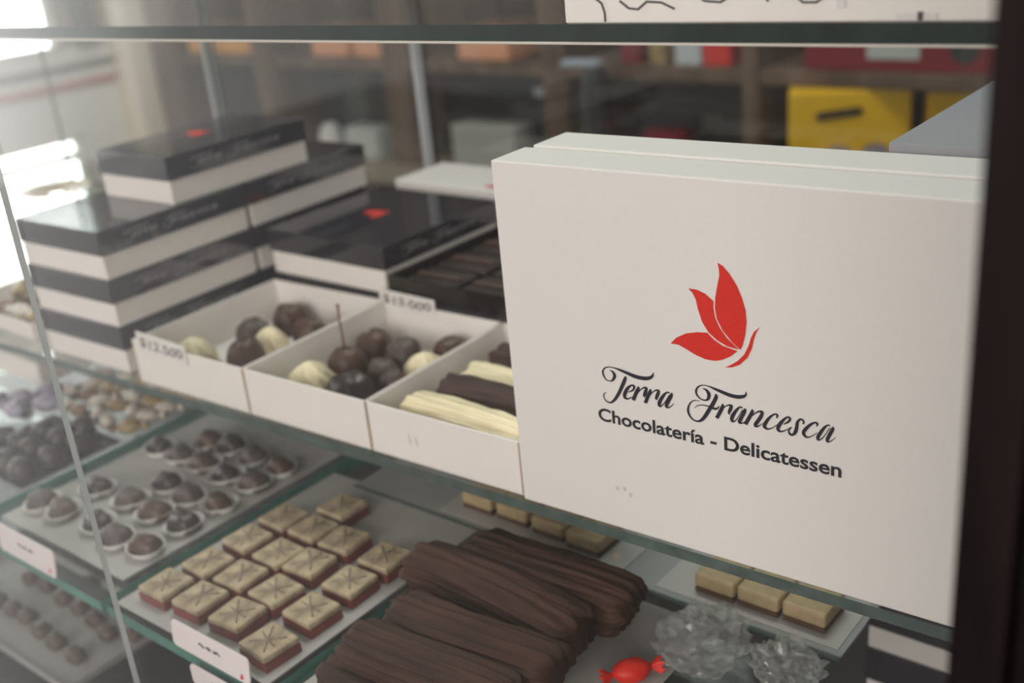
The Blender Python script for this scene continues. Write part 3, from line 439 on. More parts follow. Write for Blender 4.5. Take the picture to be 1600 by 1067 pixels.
rosette(-.374, .030, ZT, .0185, .031, 'cream coloured rosette at the front of the left white tray', 1)
rosette(-.333, .080, ZT, .0150, .029, 'cream coloured rosette in the centre right of the left white tray', 2)
rosette(-.229, .030, ZT, .0200, .036, 'cream rosette at the front of the middle white tray', 3)
rosette(-.172, .098, ZT, .0170, .027, 'cream rosette by the right wall of the middle white tray', 4)
bonbon(-.193, .036, ZT, .0200, 'dark', 'dark grooved bonbon at the front right of the middle white tray', 0.0302, seed=6)
bonbon(-.178, .066, ZT, .0120, 'greychoc', 'small grey brown bonbon by the right wall of the middle white tray', 0.0235, seed=7)
bonbon(-.245, .117, ZT, .0165, 'choc', 'brown bonbon at the back left of the middle white tray', 0.0252, seed=8)
bonbon(-.208, .112, ZT, .0165, 'greychoc', 'greyish brown bonbon at the back centre of the middle white tray', 0.0260, seed=9)
bonbon(-.176, .134, ZT, .0145, 'choc', 'reddish brown bonbon in the back right corner of the middle white tray', 0.0244, seed=10)
bonbon(-.200, .079, ZT, .0140, 'greychoc', 'greyish bonbon in the centre of the middle white tray', 0.0235, seed=12)
e = empty('cherry_chocolate', (-.232, .071, ZT)); tag(e, 'brown dipped cherry with its long stem in the middle white tray', 'chocolate')
bm = bmesh.new(); dome(bm, .0175, .0175, .031, seed=11); finish(bm, 'chocolate', M['choc'], e, None, True)
bm = bmesh.new(); tube(bm, [(0, 0, .029), (-.002, .002, .042), (-.004, .003, .054), (-.003, .003, .064), (-.0035, .003, .0665)], [.0012, .0009, .0009, .0010, .0019], 8)
tag(finish(bm, 'stem', M['stem'], e, None, True), 'thin brown cherry stem', None)
def bark_stick(x, y, z, ln, w, h, label, seed, rz, m='bark', name='bark_stick', group='bark sticks on the lower plate', pw=3.2, soft=1.0):
    # a broken slab of folded chocolate: many thin lengthwise leaves, ragged ends
    bm = bmesh.new(); nx, na = 46, 96; rings = []
    rnd = random.Random(seed); ph = [rnd.uniform(0, 6) for _ in range(4)]
    for i in range(nx + 1):
        t = i/nx; ring = []
        for k in range(na):
            a = 2*PI*k/na; c, s = math.cos(a), math.sin(a)
            p = 1/(abs(c)**pw + abs(s)**pw)**(1/pw)
            wav = soft*(noise.noise(Vector((t*2.2 + seed, k*.45, seed*1.7)))*.10 + noise.noise(Vector((t*7, c*4 + seed, s*4)))*.07 + .05*math.sin(13*a + 2.5*math.sin(2*t + ph[0])) + .035*math.sin(29*a + ph[1] + 3*t))
            end = 1 - .28*max(0, 1 - min(t, 1-t)/.05)**2
            q = (1 + wav)*end
            rag = .035*ln*noise.noise(Vector((c*2.3 + seed*2, s*2.3, 5 if t < .5 else 9)))*(max(0, 1 - min(t, 1-t)/.25))
            bend = .07*w*math.sin(4*t + ph[2])
            ring.append(bm.verts.new(((t - .5)*ln + rag, c*w/2*p*q + bend, max(.0006, h/2 + s*h/2*p*q))))
        rings.append(ring)
    for a, b in zip(rings, rings[1:]):
        for k in range(na): bm.faces.new((a[k], a[(k+1) % na], b[(k+1) % na], b[k]))
    bm.faces.new(rings[0]); bm.faces.new(rings[-1])
    o = finish(bm, name, M[m], None, (x, y, z), True); o.rotation_euler = (0, 0, rz)
    return tag(o, label, 'chocolate', group)
G = 'ridged sticks in the right white tray'
bark_stick(-.064, .0205, ZT, .112, .030, .036, 'cream ridged stick at the front of the right white tray', 71, -.02, 'creambark', 'ridged_stick', G, 2.3, .8)
bark_stick(-.062, .0530, ZT, .102, .030, .038, 'dark brown ridged stick in the right white tray behind the cream one', 72, -.02, 'darkbark', 'ridged_stick', G, 2.3, .8)
bark_stick(-.062, .0870, ZT, .108, .032, .034, 'cream ridged stick third from the front of the right white tray', 73, 0, 'creambark', 'ridged_stick', G, 2.3, .8)
bark_stick(-.066, .1230, ZT, .106, .031, .034, 'dark brown stick at the back of the right white tray', 74, 0, 'darkbark', 'ridged_stick', G, 2.3, .8)
# price tags clipped on the trays
def price(name, x0, x1, y, z0, z1, txt, label, tilt=0.0, wig=0):
    e = empty(name, (x0, y, z0)); tag(e, label, 'price tag'); e.rotation_euler = (0, tilt, 0)
    w, h = x1 - x0, z1 - z0
    box('card', (0, 0, 0), (w, .0007, h), M['card'], e, .0003)
    t = text_obj('price', txt, M['pencil'], lambda u, v: (u + (v - h*.2)*.12, -.00015, v + .0006*math.sin(u*260)), w*.06, w*.93, h*.24, h*.74, e, bold=.012)
    tag(t, 'handwritten black figures', None)
price('price_tag', -.3985, -.3345, -.0052, .0312, .0482, '$12.500', 'white paper price tag reading 12.500 on the left white tray', 0.045)
price('price_tag', -.2690, -.2060, .1536, .0345, .0495, '$15.000', 'white paper price tag reading 15.000 at the back of the middle white tray', 0.03)
bpy.context.view_layer.update(); turn([o for o in bpy.data.objects if o not in before], .0080)
# ------------------------------------------------------------------ lower level: chocolates in paper cups
ZP = -.0812
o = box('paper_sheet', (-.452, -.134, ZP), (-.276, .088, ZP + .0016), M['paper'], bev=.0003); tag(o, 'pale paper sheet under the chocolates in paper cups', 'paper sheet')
cups = [(-.4242, .0035), (-.3943, .0044), (-.3921, .0346), (-.3659, .0376), (-.3621, .005), (-.3318, .0344), (-.2955, .0342), (-.3273, .0015), (-.2951, .0055),
        (-.3611, -.0335), (-.3266, -.0377), (-.2939, -.0321), (-.3301, -.0675), (-.2931, -.0665), (-.410, -.0690), (-.3663, -.0657),
        (-.4315, -.1068), (-.4023, -.1052), (-.3577, -.1015), (-.3246, -.1068), (-.2918, -.1027)]
rows = {}
for p in cups:
    k = min((.035, .004, -.034, -.067, -.105), key=lambda q: abs(q - p[1])); rows.setdefault(k, []).append(p)
rname = {.035: 'back row', .004: 'second row from the back', -.034: 'middle row', -.067: 'second row from the front', -.105: 'front row'}
ordn = ['first', 'second', 'third', 'fourth', 'fifth', 'sixth']
bmc = bmesh.new()
fl = lambda a, q: .045*math.cos(22*a)*(.3 + q*70)
lathe(bmc, [(.0125, .0003), (.0138, .003), (.0166, .0070), (.0163, .0070), (.0134, .0032), (.0120, .0010)], 88, 0, fl)
bmc.verts.ensure_lookup_table(); bmc.faces.new([bmc.verts[i] for i in range(88)]); bmc.faces.new([bmc.verts[5*88 + i] for i in range(88)])
cup0 = finish(bmc, 'paper_cup', M['cup'], None, None, True); used = False
bms = []
for sd in range(3):
    bm = bmesh.new(); dome(bm, .0138, .0100, .0135, square=3.8, lump=.09, seed=sd + 20); bms.append(finish(bm, 'bonbon', M[['dark', 'greychoc', 'choc'][sd]], None, None, True))
usedb = [False]*3; n = 0
for k, ps in rows.items():
    for i, (x, y) in enumerate(sorted(ps)):
        o = cup0 if not used else cup0.copy()
        if used: COL.objects.link(o)
        used = True; o.location = (x, y, ZP + .0017); o.rotation_euler = (0, 0, n*.31); o.scale = (1.0, .86, 1)
        tag(o, 'white paper cup, %s from left, %s of the cup tray' % (ordn[i], rname[k]), 'paper cup', 'paper cups on the lower plate')
        s = n % 3; b = bms[s] if not usedb[s] else bms[s].copy()
        if usedb[s]: COL.objects.link(b)
        usedb[s] = True; b.location = (x, y, ZP + .0030); b.rotation_euler = (0, 0, random.uniform(-.35, .35))
        f_ = random.uniform(.88, 1.04); b.scale = (f_, f_, random.uniform(.9, 1.05))
        tag(b, 'brown bonbon in cup, %s from left, %s of the cup tray' % (ordn[i], rname[k]), 'chocolate', 'bonbons in paper cups')
        n += 1
# square sweets
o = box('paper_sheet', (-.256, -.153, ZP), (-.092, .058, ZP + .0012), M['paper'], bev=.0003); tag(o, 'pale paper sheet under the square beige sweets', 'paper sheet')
sq = [[(-.2136, -.142), (-.1779, -.1395), (-.1388, -.1385), (-.0992, -.1444)], [(-.2107, -.1076), (-.1741, -.1073), (-.1388, -.1047), (-.1004, -.107)],
      [(-.2107, -.0714), (-.1735, -.0726), (-.1421, -.0710), (-.1008, -.0713)], [(-.2096, -.0370), (-.1766, -.0362), (-.1424, -.0370), (-.1005, -.0370)], [(-.1801, -.0035)]]
proto = None; n = 0
snm = ['front row', 'second row', 'third row', 'fourth row', 'back']
def square_sweet():
    e = empty('square_sweet', (0, 0, 0))
    box('base', (0, 0, 0), (.0290, .0285, .0068), M['redchoc'], e, .0008)
    t = box('topping', (.0001, .0001, .0069), (.0289, .0284, .0118), M['beige'], e, .0016)
    bm = bmesh.new()
    for a, b in (((.004, .004), (.0245, .0245)), ((.0245, .005), (.005, .0235)), ((.0125, .003), (.0165, .0255))):
        tube(bm, [(a[0], a[1], .0114), ((a[0]+b[0])/2 + .001, (a[1]+b[1])/2, .0117), (b[0], b[1], .0114)], .0010, 6)
    for v in bm.verts: v.co -= Vector((.0145, .01425, 0))
    finish(bm, 'drizzle', M['drizzle'], t, (.0145, .01425, 0), True)
    return e
proto = square_sweet()
for r, row in enumerate(sq):
    for i, (x, y) in enumerate(row):
        o = proto if n == 0 else copy_tree(proto)
        o.location = (x - .0295, y, ZP + .0013); o.rotation_euler = (0, 0, random.uniform(-.09, .09)); n += 1
        for c in o.children:
            for g in c.children: g.rotation_euler = (0, 0, random.choice((0, PI/2, PI, -PI/2)) + random.uniform(-.15, .15)); g.scale = (random.uniform(.8, 1), random.uniform(.8, 1), 1)
        tag(o, 'square beige-topped sweet, red base, %s from left in the %s' % (ordn[i], snm[r]) if r < 4 else 'square sweet with beige top and red base, alone behind the other rows', 'sweet', 'square sweets on the lower plate')
# fudge blocks on the step board
o = box('paper_sheet', (-.137, .057, -.0794), (.030, .19, -.0788), M['lightpaper'], bev=.0002); tag(o, 'pale paper sheet under the row of four fudge blocks', 'paper sheet')
o = box('paper_sheet', (.058, .057, -.0794), (.186, .19, -.0788), M['lightpaper'], bev=.0002); tag(o, 'pale paper sheet under the row of three fudge blocks', 'paper sheet')
blocks = [(-.122, .0690, 0), (-.0882, .0690, 0), (-.0535, .0670, 0), (-.0200, .0640, 0), (.0835, .0655, 0), (.1142, .0660, 0), (.1452, .0665, 0)]
proto = empty('fudge_block', (0, 0, 0))
box('base', (0, 0, 0), (.0285, .030, .0034), M['brownbase'], proto, .0008)
box('topping', (-.0003, -.0003, .0035), (.0288, .0303, .0140), M['fudge'], proto, .0022)
for i, (x, y, r) in enumerate(blocks):
    o = proto if i == 0 else copy_tree(proto)
    o.location = (x, y, -.0787); o.rotation_euler = (0, 0, -.01)
    tag(o, 'beige fudge block, %s from the left in the row of %s under the shelf edge' % (ordn[i if i < 4 else i-4], 'four' if i < 4 else 'three'), 'sweet', 'fudge blocks on the step board')
o = copy_tree(proto); o.location = (-.118, .104, -.0787); o.rotation_euler = (0, 0, .55)
tag(o, 'beige fudge block set askew to the left of the row of four', 'sweet', 'fudge blocks on the step board')
# pile of ridged bark sticks
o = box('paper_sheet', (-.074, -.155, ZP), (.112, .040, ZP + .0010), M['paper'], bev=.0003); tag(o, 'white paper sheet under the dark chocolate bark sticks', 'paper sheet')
bark = [(.006, .008, 0, .124, .034, .024, 0.0, 'at the back of the lower layer of the bark pile'), (-.006, -.026, 0, .128, .034, .024, .03, 'second from the back of the lower layer of bark'),
        (.000, -.060, 0, .126, .034, .024, -.02, 'third from the back of the lower layer of bark'), (.008, -.094, 0, .122, .034, .024, .02, 'second from the front of the lower layer of bark'), (.004, -.127, 0, .120, .032, .024, 0, 'at the front of the lower layer of bark'),
        (.020, -.006, 1, .126, .036, .022, -.02, 'on top at the back of the bark pile'), (.002, -.040, 1, .138, .036, .022, -.06, 'on top of the bark pile, reaching furthest left'),
        (.022, -.084, 1, .118, .036, .022, .02, 'on top, second from the front of the bark pile'), (.016, -.118, 1, .116, .034, .022, 0, 'on top at the front of the bark pile')]
for i, (x, y, lay, ln, w, h, rz, lab) in enumerate(bark):
    bark_stick(x, y, ZP + .0012 + lay*.0225, ln, w, h, 'brown bark stick %s' % lab, 30 + i, rz)
# crumpled clear film and a red sweet
def crumple(name, c, r, m, label, cat, seed):
    bm = bmesh.new(); bmesh.ops.create_icosphere(bm, subdivisions=4, radius=1)
    for v in bm.verts:
        q = v.co.normalized(); k = 1 + .45*abs(noise.noise(q*2.3 + Vector((seed, 0, 0)))) - .3*abs(noise.noise(q*5.1 + Vector((0, seed, 0))))
        v.co = Vector((q.x*r[0]*k, q.y*r[1]*k, max(0, (q.z*.5 + .5))*r[2]*k))
    o = finish(bm, name, m, None, c); return tag(o, label, cat)
crumple('plastic_bag', (.122, .010, ZP + .0012), (.026, .030, .026), M['film'], 'crumpled clear plastic bag right of the bark sticks', 'plastic bag', 3)
crumple('plastic_bag', (.172, .018, ZP + .0012), (.020, .018, .020), M['film'], 'crumpled clear plastic bag in the lower right near the black-lidded pair', 'plastic bag', 9)
def candy(x, y, z, m, label, s=1.0, rz=0.0, group=None, tilt=0.0):
    e = empty('wrapped_sweet', (x, y, z), rz); tag(e, label, 'sweet', group); e.scale = (s, s, s)
    bm = bmesh.new(); bmesh.ops.create_uvsphere(bm, u_segments=20, v_segments=12, radius=1)
    for v in bm.verts:
        q = 1 + .08*noise.noise(v.co*2.5 + Vector((x*90, y*90, 0))); v.co = Vector((v.co.x*.011*q, v.co.y*.0075*q, v.co.z*.0065*q + .0065))
    finish(bm, 'sweet', M[m], e, None, True)
    for sx in (-1, 1):
        bm = bmesh.new(); n = 16; c0 = bm.verts.new((sx*.0095, 0, .0065)); ring = []
        for k in range(n):
            a = 2*PI*k/n; ring.append(bm.verts.new((sx*(.0165 + .0012*math.cos(k*PI)), .0052*math.cos(a), .0065 + .0045*math.sin(a) + .0007*math.cos(k*PI))))
        for k in range(n): bm.faces.new((c0, ring[k], ring[(k+1) % n]))
        finish(bm, 'twist', M[m], e)
    return e
candy(.096, -.030, ZP + .0012, 'red', 'red wrapped sweet beside the bark sticks at the bottom', 1.1, .9)
# left bay: truffles, wrapped sweets, white carton
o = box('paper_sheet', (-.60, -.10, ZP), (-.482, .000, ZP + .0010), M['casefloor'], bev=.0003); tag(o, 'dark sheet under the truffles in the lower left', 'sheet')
truf = [(-.553, -.060), (-.531, -.060), (-.5556, -.034), (-.531, -.085), (-.498, -.060), (-.5278, -.010), (-.4985, -.032), (-.503, -.086), (-.526, -.035), (-.580, -.060), (-.578, -.084), (-.555, -.086)]
trl = ['left of centre', 'at the centre', 'second from the left, behind', 'in front of the centre', 'by the green glass edge', 'furthest back', 'by the green glass edge, behind', 'front right', 'behind the centre', 'far left', 'front far left', 'front left']
for i, (x, y) in enumerate(truf):
    bonbon(x, y, ZP + .0012, .0118, 'dark', 'dark truffle %s in the lower left cluster' % trl[i], .018, seed=40 + i, group='truffles in the lower left', name='truffle')
cm = ['candy1', 'candy2', 'candy4', 'candy1', 'candy2']
for j in range(5):
    for i in range(6):
        x = -.492 - i*.026 + random.uniform(-.003, .003); y = .014 + j*.022 + random.uniform(-.003, .003)
        if x < -.60 and y < .03: continue
        k = random.randrange(5)
        candy(x, y, ZP + .0002, cm[k], '%s wrapped sweet behind the truffles, %s row, %s from the right' % (['golden', 'pale', 'brown', 'golden', 'pale'][k], ['front', 'second', 'third', 'fourth', 'back'][j], ordn[i]), 1.0, random.uniform(-1.2, 1.2), 'wrapped sweets in the lower left')
for i, (x, y) in enumerate([(-.628, -.022), (-.652, -.004), (-.612, .004), (-.640, .020), (-.668, -.026)]):
    candy(x, y, ZP + .0002, 'candy3', 'lilac wrapped sweet, %s from the left of the five in the lower left corner' % ordn[[2, 1, 4, 3, 0][i]] if False else 'lilac wrapped sweet %s left of the truffles' % ['nearest', 'second nearest', 'to the right, close', 'at the back, far', 'furthest'][i], 1.35, .4*i, 'lilac sweets in the lower left')
e = empty('white_tray', (-.80, .035, ZP)); tag(e, 'open white tray in the lower left corner behind the lilac sweets', 'tray')
bm = bmesh.new(); open_tray(bm, .118, .16, .024, .0015); finish(bm, 'tray_body', M['tray_card'], e)
# sweets in a white tray left of the front stack, on the middle shelf
e = empty('white_tray', (-.745, .000, .0002)); tag(e, 'low white tray at the far left end of the middle shelf', 'tray')
bm = bmesh.new(); open_tray(bm, .150, .17, .016, .0015); finish(bm, 'tray_body', M['tray_card'], e)
n = 0
for j in range(4):
    for i in range(4):
        k = random.randrange(5)
        candy(-.725 + i*.034, .024 + j*.036, .0020, cm[k], '%s wrapped sweet in low tray left of stacks, %s row, %s from left' % (['golden', 'pale', 'brown', 'golden', 'pale'][k], ['front', 'second', 'third', 'back'][j], ordn[i]), 1.25, random.uniform(-1.2, 1.2), 'sweets in the low tray'); n += 1
e = empty('glass_dish', (-1.14, .345, .0002)); e.scale = (.6, .6, .3); tag(e, 'shallow dish with yellow rim at the back left of the middle shelf', 'dish')
bm = bmesh.new(); lathe(bm, [(.02, 0), (.06, .012), (.085, .026), (.083, .027), (.058, .014), (.02, .003)], 40); finish(bm, 'bowl', M['candy1'], e, None, True)
bm = bmesh.new()
rr = [(.085 + .0018*math.cos(a), .0265 + .0018*math.sin(a)) for a in [2*PI*i/8 for i in range(8)]]
lathe(bm, rr + [rr[0]], 40); tag(finish(bm, 'rim', M['candy1'], e, None, True), 'yellow rim', None)
# tray of small sweets on the case floor, lower left
ZC = -.2328
o = box('base_board', (-.70, -.165, -.2483), (-.385, .02, -.2330), M['darkwood'], bev=.001); tag(o, 'dark board under the pale tray at lower left', 'board')
e = empty('sweet_tray', (-.660, -.145, ZC)); tag(e, 'pale tray of small brown chocolates on the case floor at lower left', 'tray')
bm = bmesh.new(); open_tray(bm, .258, .112, .006, .0015); finish(bm, 'tray_body', M['paper'], e)
small = [(-.5541, -.1087), (-.5304, -.1073), (-.4989, -.1117), (-.469, -.113), (-.4356, -.1145), (-.5259, -.0718), (-.4982, -.0716), (-.4682, -.0742), (-.4399, -.0801), (-.418, -.0670), (-.5627, -.0683), (-.5277, -.0450), (-.58, -.1087), (-.608, -.105), (-.59, -.07)]
sr = sorted(small, key=lambda p: (p[1] > -.09, p[0])); cnt = {0: 0, 1: 0}
on9 = ordn + ['seventh', 'eighth', 'ninth', 'tenth']
for x, y in sr:
    k = int(y > -.09); 
    bonbon(x, y, ZC + .0016, .0102, 'choc', 'small brown chocolate in the case floor tray, %s row, %s from left' % (['front', 'back'][k], on9[cnt[k]]), .012, ry=.008, sq=3, seed=60 + cnt[k], group='small chocolates on the case floor'); cnt[k] += 1
# name tags at the plate fronts
def name_tag(x0, y, z0, w, h, lab, par=None, lean=.12):
    e = empty('name_tag', (x0, y, z0)); tag(e, lab, 'tag', 'white name tags'); e.rotation_euler = (-lean, 0, 0)
    bm = bmesh.new(); pts = []
    r = .004
    for cx, cz, a0 in ((w - r, h - r, 0), (r, h - r, PI/2), (r, r, PI), (w - r, r, 1.5*PI)):
        for i in range(5): a = a0 + PI/2*i/4; pts.append((cx + r*math.cos(a), cz + r*math.sin(a)))
    f0 = bm.faces.new([bm.verts.new((a, 0, b)) for a, b in pts]); f1 = bm.faces.new([bm.verts.new((a, .001, b)) for a, b in pts])
    for i in range(len(pts)):
        j = (i+1) % len(pts); bm.faces.new((f0.verts[i], f0.verts[j], f1.verts[j], f1.verts[i]))
    finish(bm, 'card', M['tag'], e)
    bm = bmesh.new(); ribbons(bm, [[(.36*w + .028*w*i, h*(.52 + .05*math.sin(i*2.3)), .36*w + .028*w*i, h*(.60 + .05*math.sin(i*1.7))) for i in range(11)]], lambda a, b: (a, -.0002, b))
    finish(bm, 'writing', M['pencil'], e)
    bm = bmesh.new()
    for wg in WINGS: polys(bm, [wg], lambda a, b: (w*.90 + (U(a) - LOGO_C[0])*.085, -.0002, h*.22 + (U(b) - LOGO_C[1])*.085))
    tag(finish(bm, 'emblem', M['red'], e), 'small red emblem', None)
name_tag(-.1805, -.1590, ZP + .0004, .080, .0190, 'white name tag standing in front of the square beige sweets')
name_tag(-.1560, -.1650, -.0985, .060, .0165, 'second white name tag just below the one by the square sweets', lean=0)
name_tag(-.4050, -.1600, ZP + .0004, .082, .0225, 'white name tag at the far left edge in front of the cup tray')
# ------------------------------------------------------------------ handwritten white board on the upper shelf
e = empty('hand_lettered_box', (.0575, .0022, .2944), YAW); tag(e, 'white box with black hand-drawn strokes on the upper shelf', 'box')
box('body', (0, 0, 0), (.262, .018, .085), M['tray_card'], e, .0008)
bm = bmesh.new()
HW = [[(.0190, .012), (.0225, .0095), (.0240, .005), (.0240, .0008)], [(.033, .0105), (.038, .0070), (.043, .0065), (.048, .010), (.056, .0095), (.063, .0065)], [(.074, .013), (.079, .0098), (.087, .0092), (.094, .013)],
      [(.108, .013), (.1105, .0092)], [(.121, .013), (.127, .0085), (.133, .0085), (.139, .0125)], [(.157, .0125), (.158, .0098)], [(.178, .004), (.178, .0006)]]
for st in HW:
    top = [(a, b, .0007) for a, b in st]
    tube(bm, [(a, -.0003, b + .0) for a, b in st], .0006 if len(st) > 2 or st[0][1] > .006 else .0013, 6)
for st in [[(.020, .018), (.030, .045), (.045, .060), (.060, .05)], [(.080, .02), (.083, .05), (.1, .06)], [(.11, .03), (.115, .06)], [(.125, .03), (.14, .06), (.15, .035)]]:
    tube(bm, [(a, -.0003, b) for a, b in st], .0008, 6)
finish(bm, 'strokes', M['pencil'], e)
bm = bmesh.new(); bx(bm, (.145, -.0006, .0125), (.235, -.0001, .0135)); bx(bm, (.142, -.0006, .006), (.146, -.0001, .0135)); bx(bm, (.168, -.0005, .0005), (.185, -.0001, .0035))
finish(bm, 'tape', M['cup'], e)
# ------------------------------------------------------------------ shop behind the case
def st(o, kind='structure'): o['kind'] = kind; return o
st(box('floor', (-6.0, -6.0, -1.03), (3.0, 2.2, -1.0), M['floor'], bev=0))
st(box('ceiling', (-6.0, -1.2, 2.2), (3.0, 2.2, 2.25), M['wall'], bev=0))
st(box('wall_back', (-3.0, 1.92, -1.0), (1.2, 2.0, 1.6), M['backwood'], bev=0))
YA, YB = -.25, 1.29               # window opening along the left wall
WL = -2.7
st(box('wall_left', (WL-.03, -.6, -1.0), (WL, 1.92, -.44), M['wall'], bev=0))
for nm, lo, hi, m in (('wall_left_middle', (WL-.03, -.6, -.215), (WL, 1.92, .03), 'wall'), ('wall_left_top', (WL-.03, -.6, .95), (WL, 1.92, 1.6), 'wall'),
                      ('wall_left_far', (WL-.03, YB, .03), (WL, 1.92, .95), 'pinkwall'), ('wall_left_near', (WL-.03, -.6, .03), (WL, YA, .95), 'wall'),
                      ('wall_left_low_far', (WL-.03, YB, -.44), (WL, 1.92, -.215), 'wall'), ('wall_left_low_near', (WL-.03, -.6, -.44), (WL, YA, -.215), 'wall')):
    st(box(nm, lo, hi, M[m], bev=0))
def window(n, z0, z1, bars):
    e = empty('window_%d' % n, (WL - .015, 0, z0)); st(e)
    slab('pane', (-.004, YA, 0), (.004, YB, z1 - z0), M['glass'], M['edge'], e)
    bm = bmesh.new()
    for lo, hi in (((-.015, YB - .02, 0), (.02, YB, z1 - z0)), ((-.015, YA, 0), (.02, YA + .03, z1 - z0)), ((-.015, YA, z1 - z0 - .015), (.02, YB, z1 - z0)), ((-.015, YA, 0), (.02, YB, .012))): bx(bm, lo, hi, .002)
    for zb in bars: bx(bm, (-.012, YA, zb - .011), (.018, YB, zb + .011), .002)
    finish(bm, 'frame', M['wall'], e)
window(1, .03, .95, [])
window(2, -.44, -.215, [.165])
st(box('trim_1', (WL, -.6, -.030), (WL + .012, 1.44, -.012), M['groove'], bev=.002))
st(box('trim_2', (WL, -.6, -.083), (WL + .012, 1.44, -.060), M['redpaint'], bev=.002))
st(box('trim_3', (WL + .002, 1.335, .03), (WL + .03, 1.40, 1.6), M['groove'], bev=.002))
o = box('column', (WL - .0, 1.44, -1.0), (WL + .105, 1.545, 1.6), M['cream_paint'], bev=.004); st(o)
o.name = 'trim_4'
# shelving unit
sh = empty('shelving_unit', (0, 1.5, -1.0)); tag(sh, 'brown wooden shelving unit with upright posts along the back wall', 'shelving')
def shp(name, lo, hi, m, bev=.003):
    o = box(name, (lo[0], lo[1] - 1.5, lo[2] + 1.0), (hi[0], hi[1] - 1.5, hi[2] + 1.0), M[m], sh, bev); return o
for x0, x1 in ((-2.575, -2.45), (-2.11, -2.02), (-1.612, -1.53), (-1.12, -1.055), (-.634, -.60), (-.12, -.06), (.5, .56)):
    shp('post', (x0, 1.50, -1.0), (x1, 1.90, 1.45), 'brownwood')
for i, (z0, z1, m) in enumerate(((-.042, -.014, 'brownwood'), (-.305, -.272, 'tan'), (.42, .45, 'brownwood'), (-.62, -.59, 'brownwood'))):
    shp('shelf_board', (-2.45, 1.43 if i == 1 else 1.505, z0), (.5, 1.90, z1), m)
shp('back_panel', (-2.57, 1.90, -1.0), (.56, 1.915, 1.45), 'backwood', 0)
TOPZ, MIDZ = -.0135, -.2715
def carton(name, lo, hi, m, label, parts=(), cat='carton', group=None, rz=0):
    e = empty(name, (lo[0], lo[1], lo[2]), rz); tag(e, label, cat, group)
    d = [hi[i] - lo[i] for i in range(3)]
    box('body', (0, 0, 0), d, M[m], e, .003)
    for nm, a, b, mm in parts:
        if nm == 'round_mark':
            bm = bmesh.new(); polys(bm, [[(a[0] + b*math.cos(2*PI*i/28), a[1] + b*math.sin(2*PI*i/28)) for i in range(28)]], lambda p, q: (p, -.0008, q)); finish(bm, nm, M[mm], e)
        else: box(nm, (a[0], -.0015, a[1]), (b[0], -.0003, b[1]), M[mm], e, .0004)
    return e
carton('orange_carton', (-2.43, 1.53, TOPZ), (-2.30, 1.70, .062), 'orange', 'orange carton left of its twin on the upper board, leftmost bay', cat='carton', group='orange cartons')
carton('orange_carton', (-2.285, 1.53, TOPZ), (-2.125, 1.70, .062), 'orange', 'orange carton right of its twin on the upper board, leftmost bay', group='orange cartons')
carton('salmon_carton', (-1.895, 1.53, TOPZ), (-1.765, 1.68, .06), 'salmon', 'salmon carton on the left in the second bay of the shelving', group='salmon cartons')
carton('salmon_carton', (-1.735, 1.53, TOPZ), (-1.62, 1.68, .06), 'salmon', 'salmon carton on the right in the second bay of the shelving', group='salmon cartons')
carton('salmon_carton', (-1.385, 1.53, TOPZ), (-1.235, 1.68, .06), 'salmon', 'lone salmon carton in the third bay of the shelving', group='salmon cartons')
for x0, x1, w in ((-2.40, -2.15, 'leftmost bay'), (-1.98, -1.65, 'second bay'), (-1.50, -1.14, 'third bay')):
    carton('dark_crate', (x0, 1.60, MIDZ), (x1, 1.85, -.075), 'crate', 'dark grey crate on the lower board in the %s of the shelving' % w, [('silver_label', (x1 - x0 - .085, .165), (x1 - x0 - .012, .185), 'silver')] if w == 'third bay' else [], 'crate', 'dark crates')
for x0, x1, z1, w in ((-2.44, -2.28, .30, 'leftmost bay'), (-2.00, -1.90, .22, 'second bay, left'), (-1.525, -1.42, .28, 'third bay, left'), (-1.30, -1.14, .20, 'third bay, right')):
    carton('dark_crate', (x0 + .0, 1.72, TOPZ), (x1, 1.87, z1), 'crate', 'dark box behind the bright cartons on the upper board, %s' % w, (), 'crate', 'dark boxes on the upper board')
carton('grey_box', (-1.42, 1.512, MIDZ), (-1.225, 1.585, -.165), 'paper', 'pale grey box on the lower board of the third bay', cat='box')
carton('grey_box', (-1.80, 1.512, MIDZ), (-1.68, 1.585, -.195), 'label', 'grey box on the lower board of the second bay', cat='box')
bonbon(-1.885, 1.54, MIDZ, .032, 'cup', 'round white tub on the lower board of the second bay', .08, cat='tub', name='round_tub')
# fourth bay: dispenser bottle, small packs, dark crate
e = empty('pump_bottle', (-.955, 1.465, MIDZ)); tag(e, 'tall black pump bottle with pale blue cap in the fourth bay', 'bottle')
bm = bmesh.new(); r_ = lathe(bm, [(.028, 0), (.030, .01), (.030, .22), (.024, .25), (.012, .265)], 28); bm.faces.new(r_[0]); bm.faces.new(r_[-1]); finish(bm, 'bottle', M['black'], e, None, True)
bm = bmesh.new(); bx(bm, (-.075, -.018, .2652), (.016, .018, .2760), .003); finish(bm, 'cap', M['bluecap'], e)
carton('dark_crate', (-.92, 1.58, MIDZ), (-.66, 1.85, -.085), 'crate', 'dark grey crate on the lower board in the fourth bay', (), 'crate', 'dark crates')
for x0, x1, m, c in ((-.93, -.885, 'crimson', 'red'), (-.86, -.825, 'candy1', 'golden'), (-.80, -.74, 'silver', 'silver'), (-.735, -.675, 'red', 'bright red')):
    carton('small_pack', (x0, 1.53, TOPZ), (x1, 1.60, .07), m, 'small %s pack on the upper board of the fourth bay' % c, (), 'packet', 'small packs')
carton('red_pack', (-.875, 1.512, MIDZ), (-.785, 1.575, -.152), 'crimson', 'flat red pack low in the fourth bay beside the pump bottle', cat='packet')
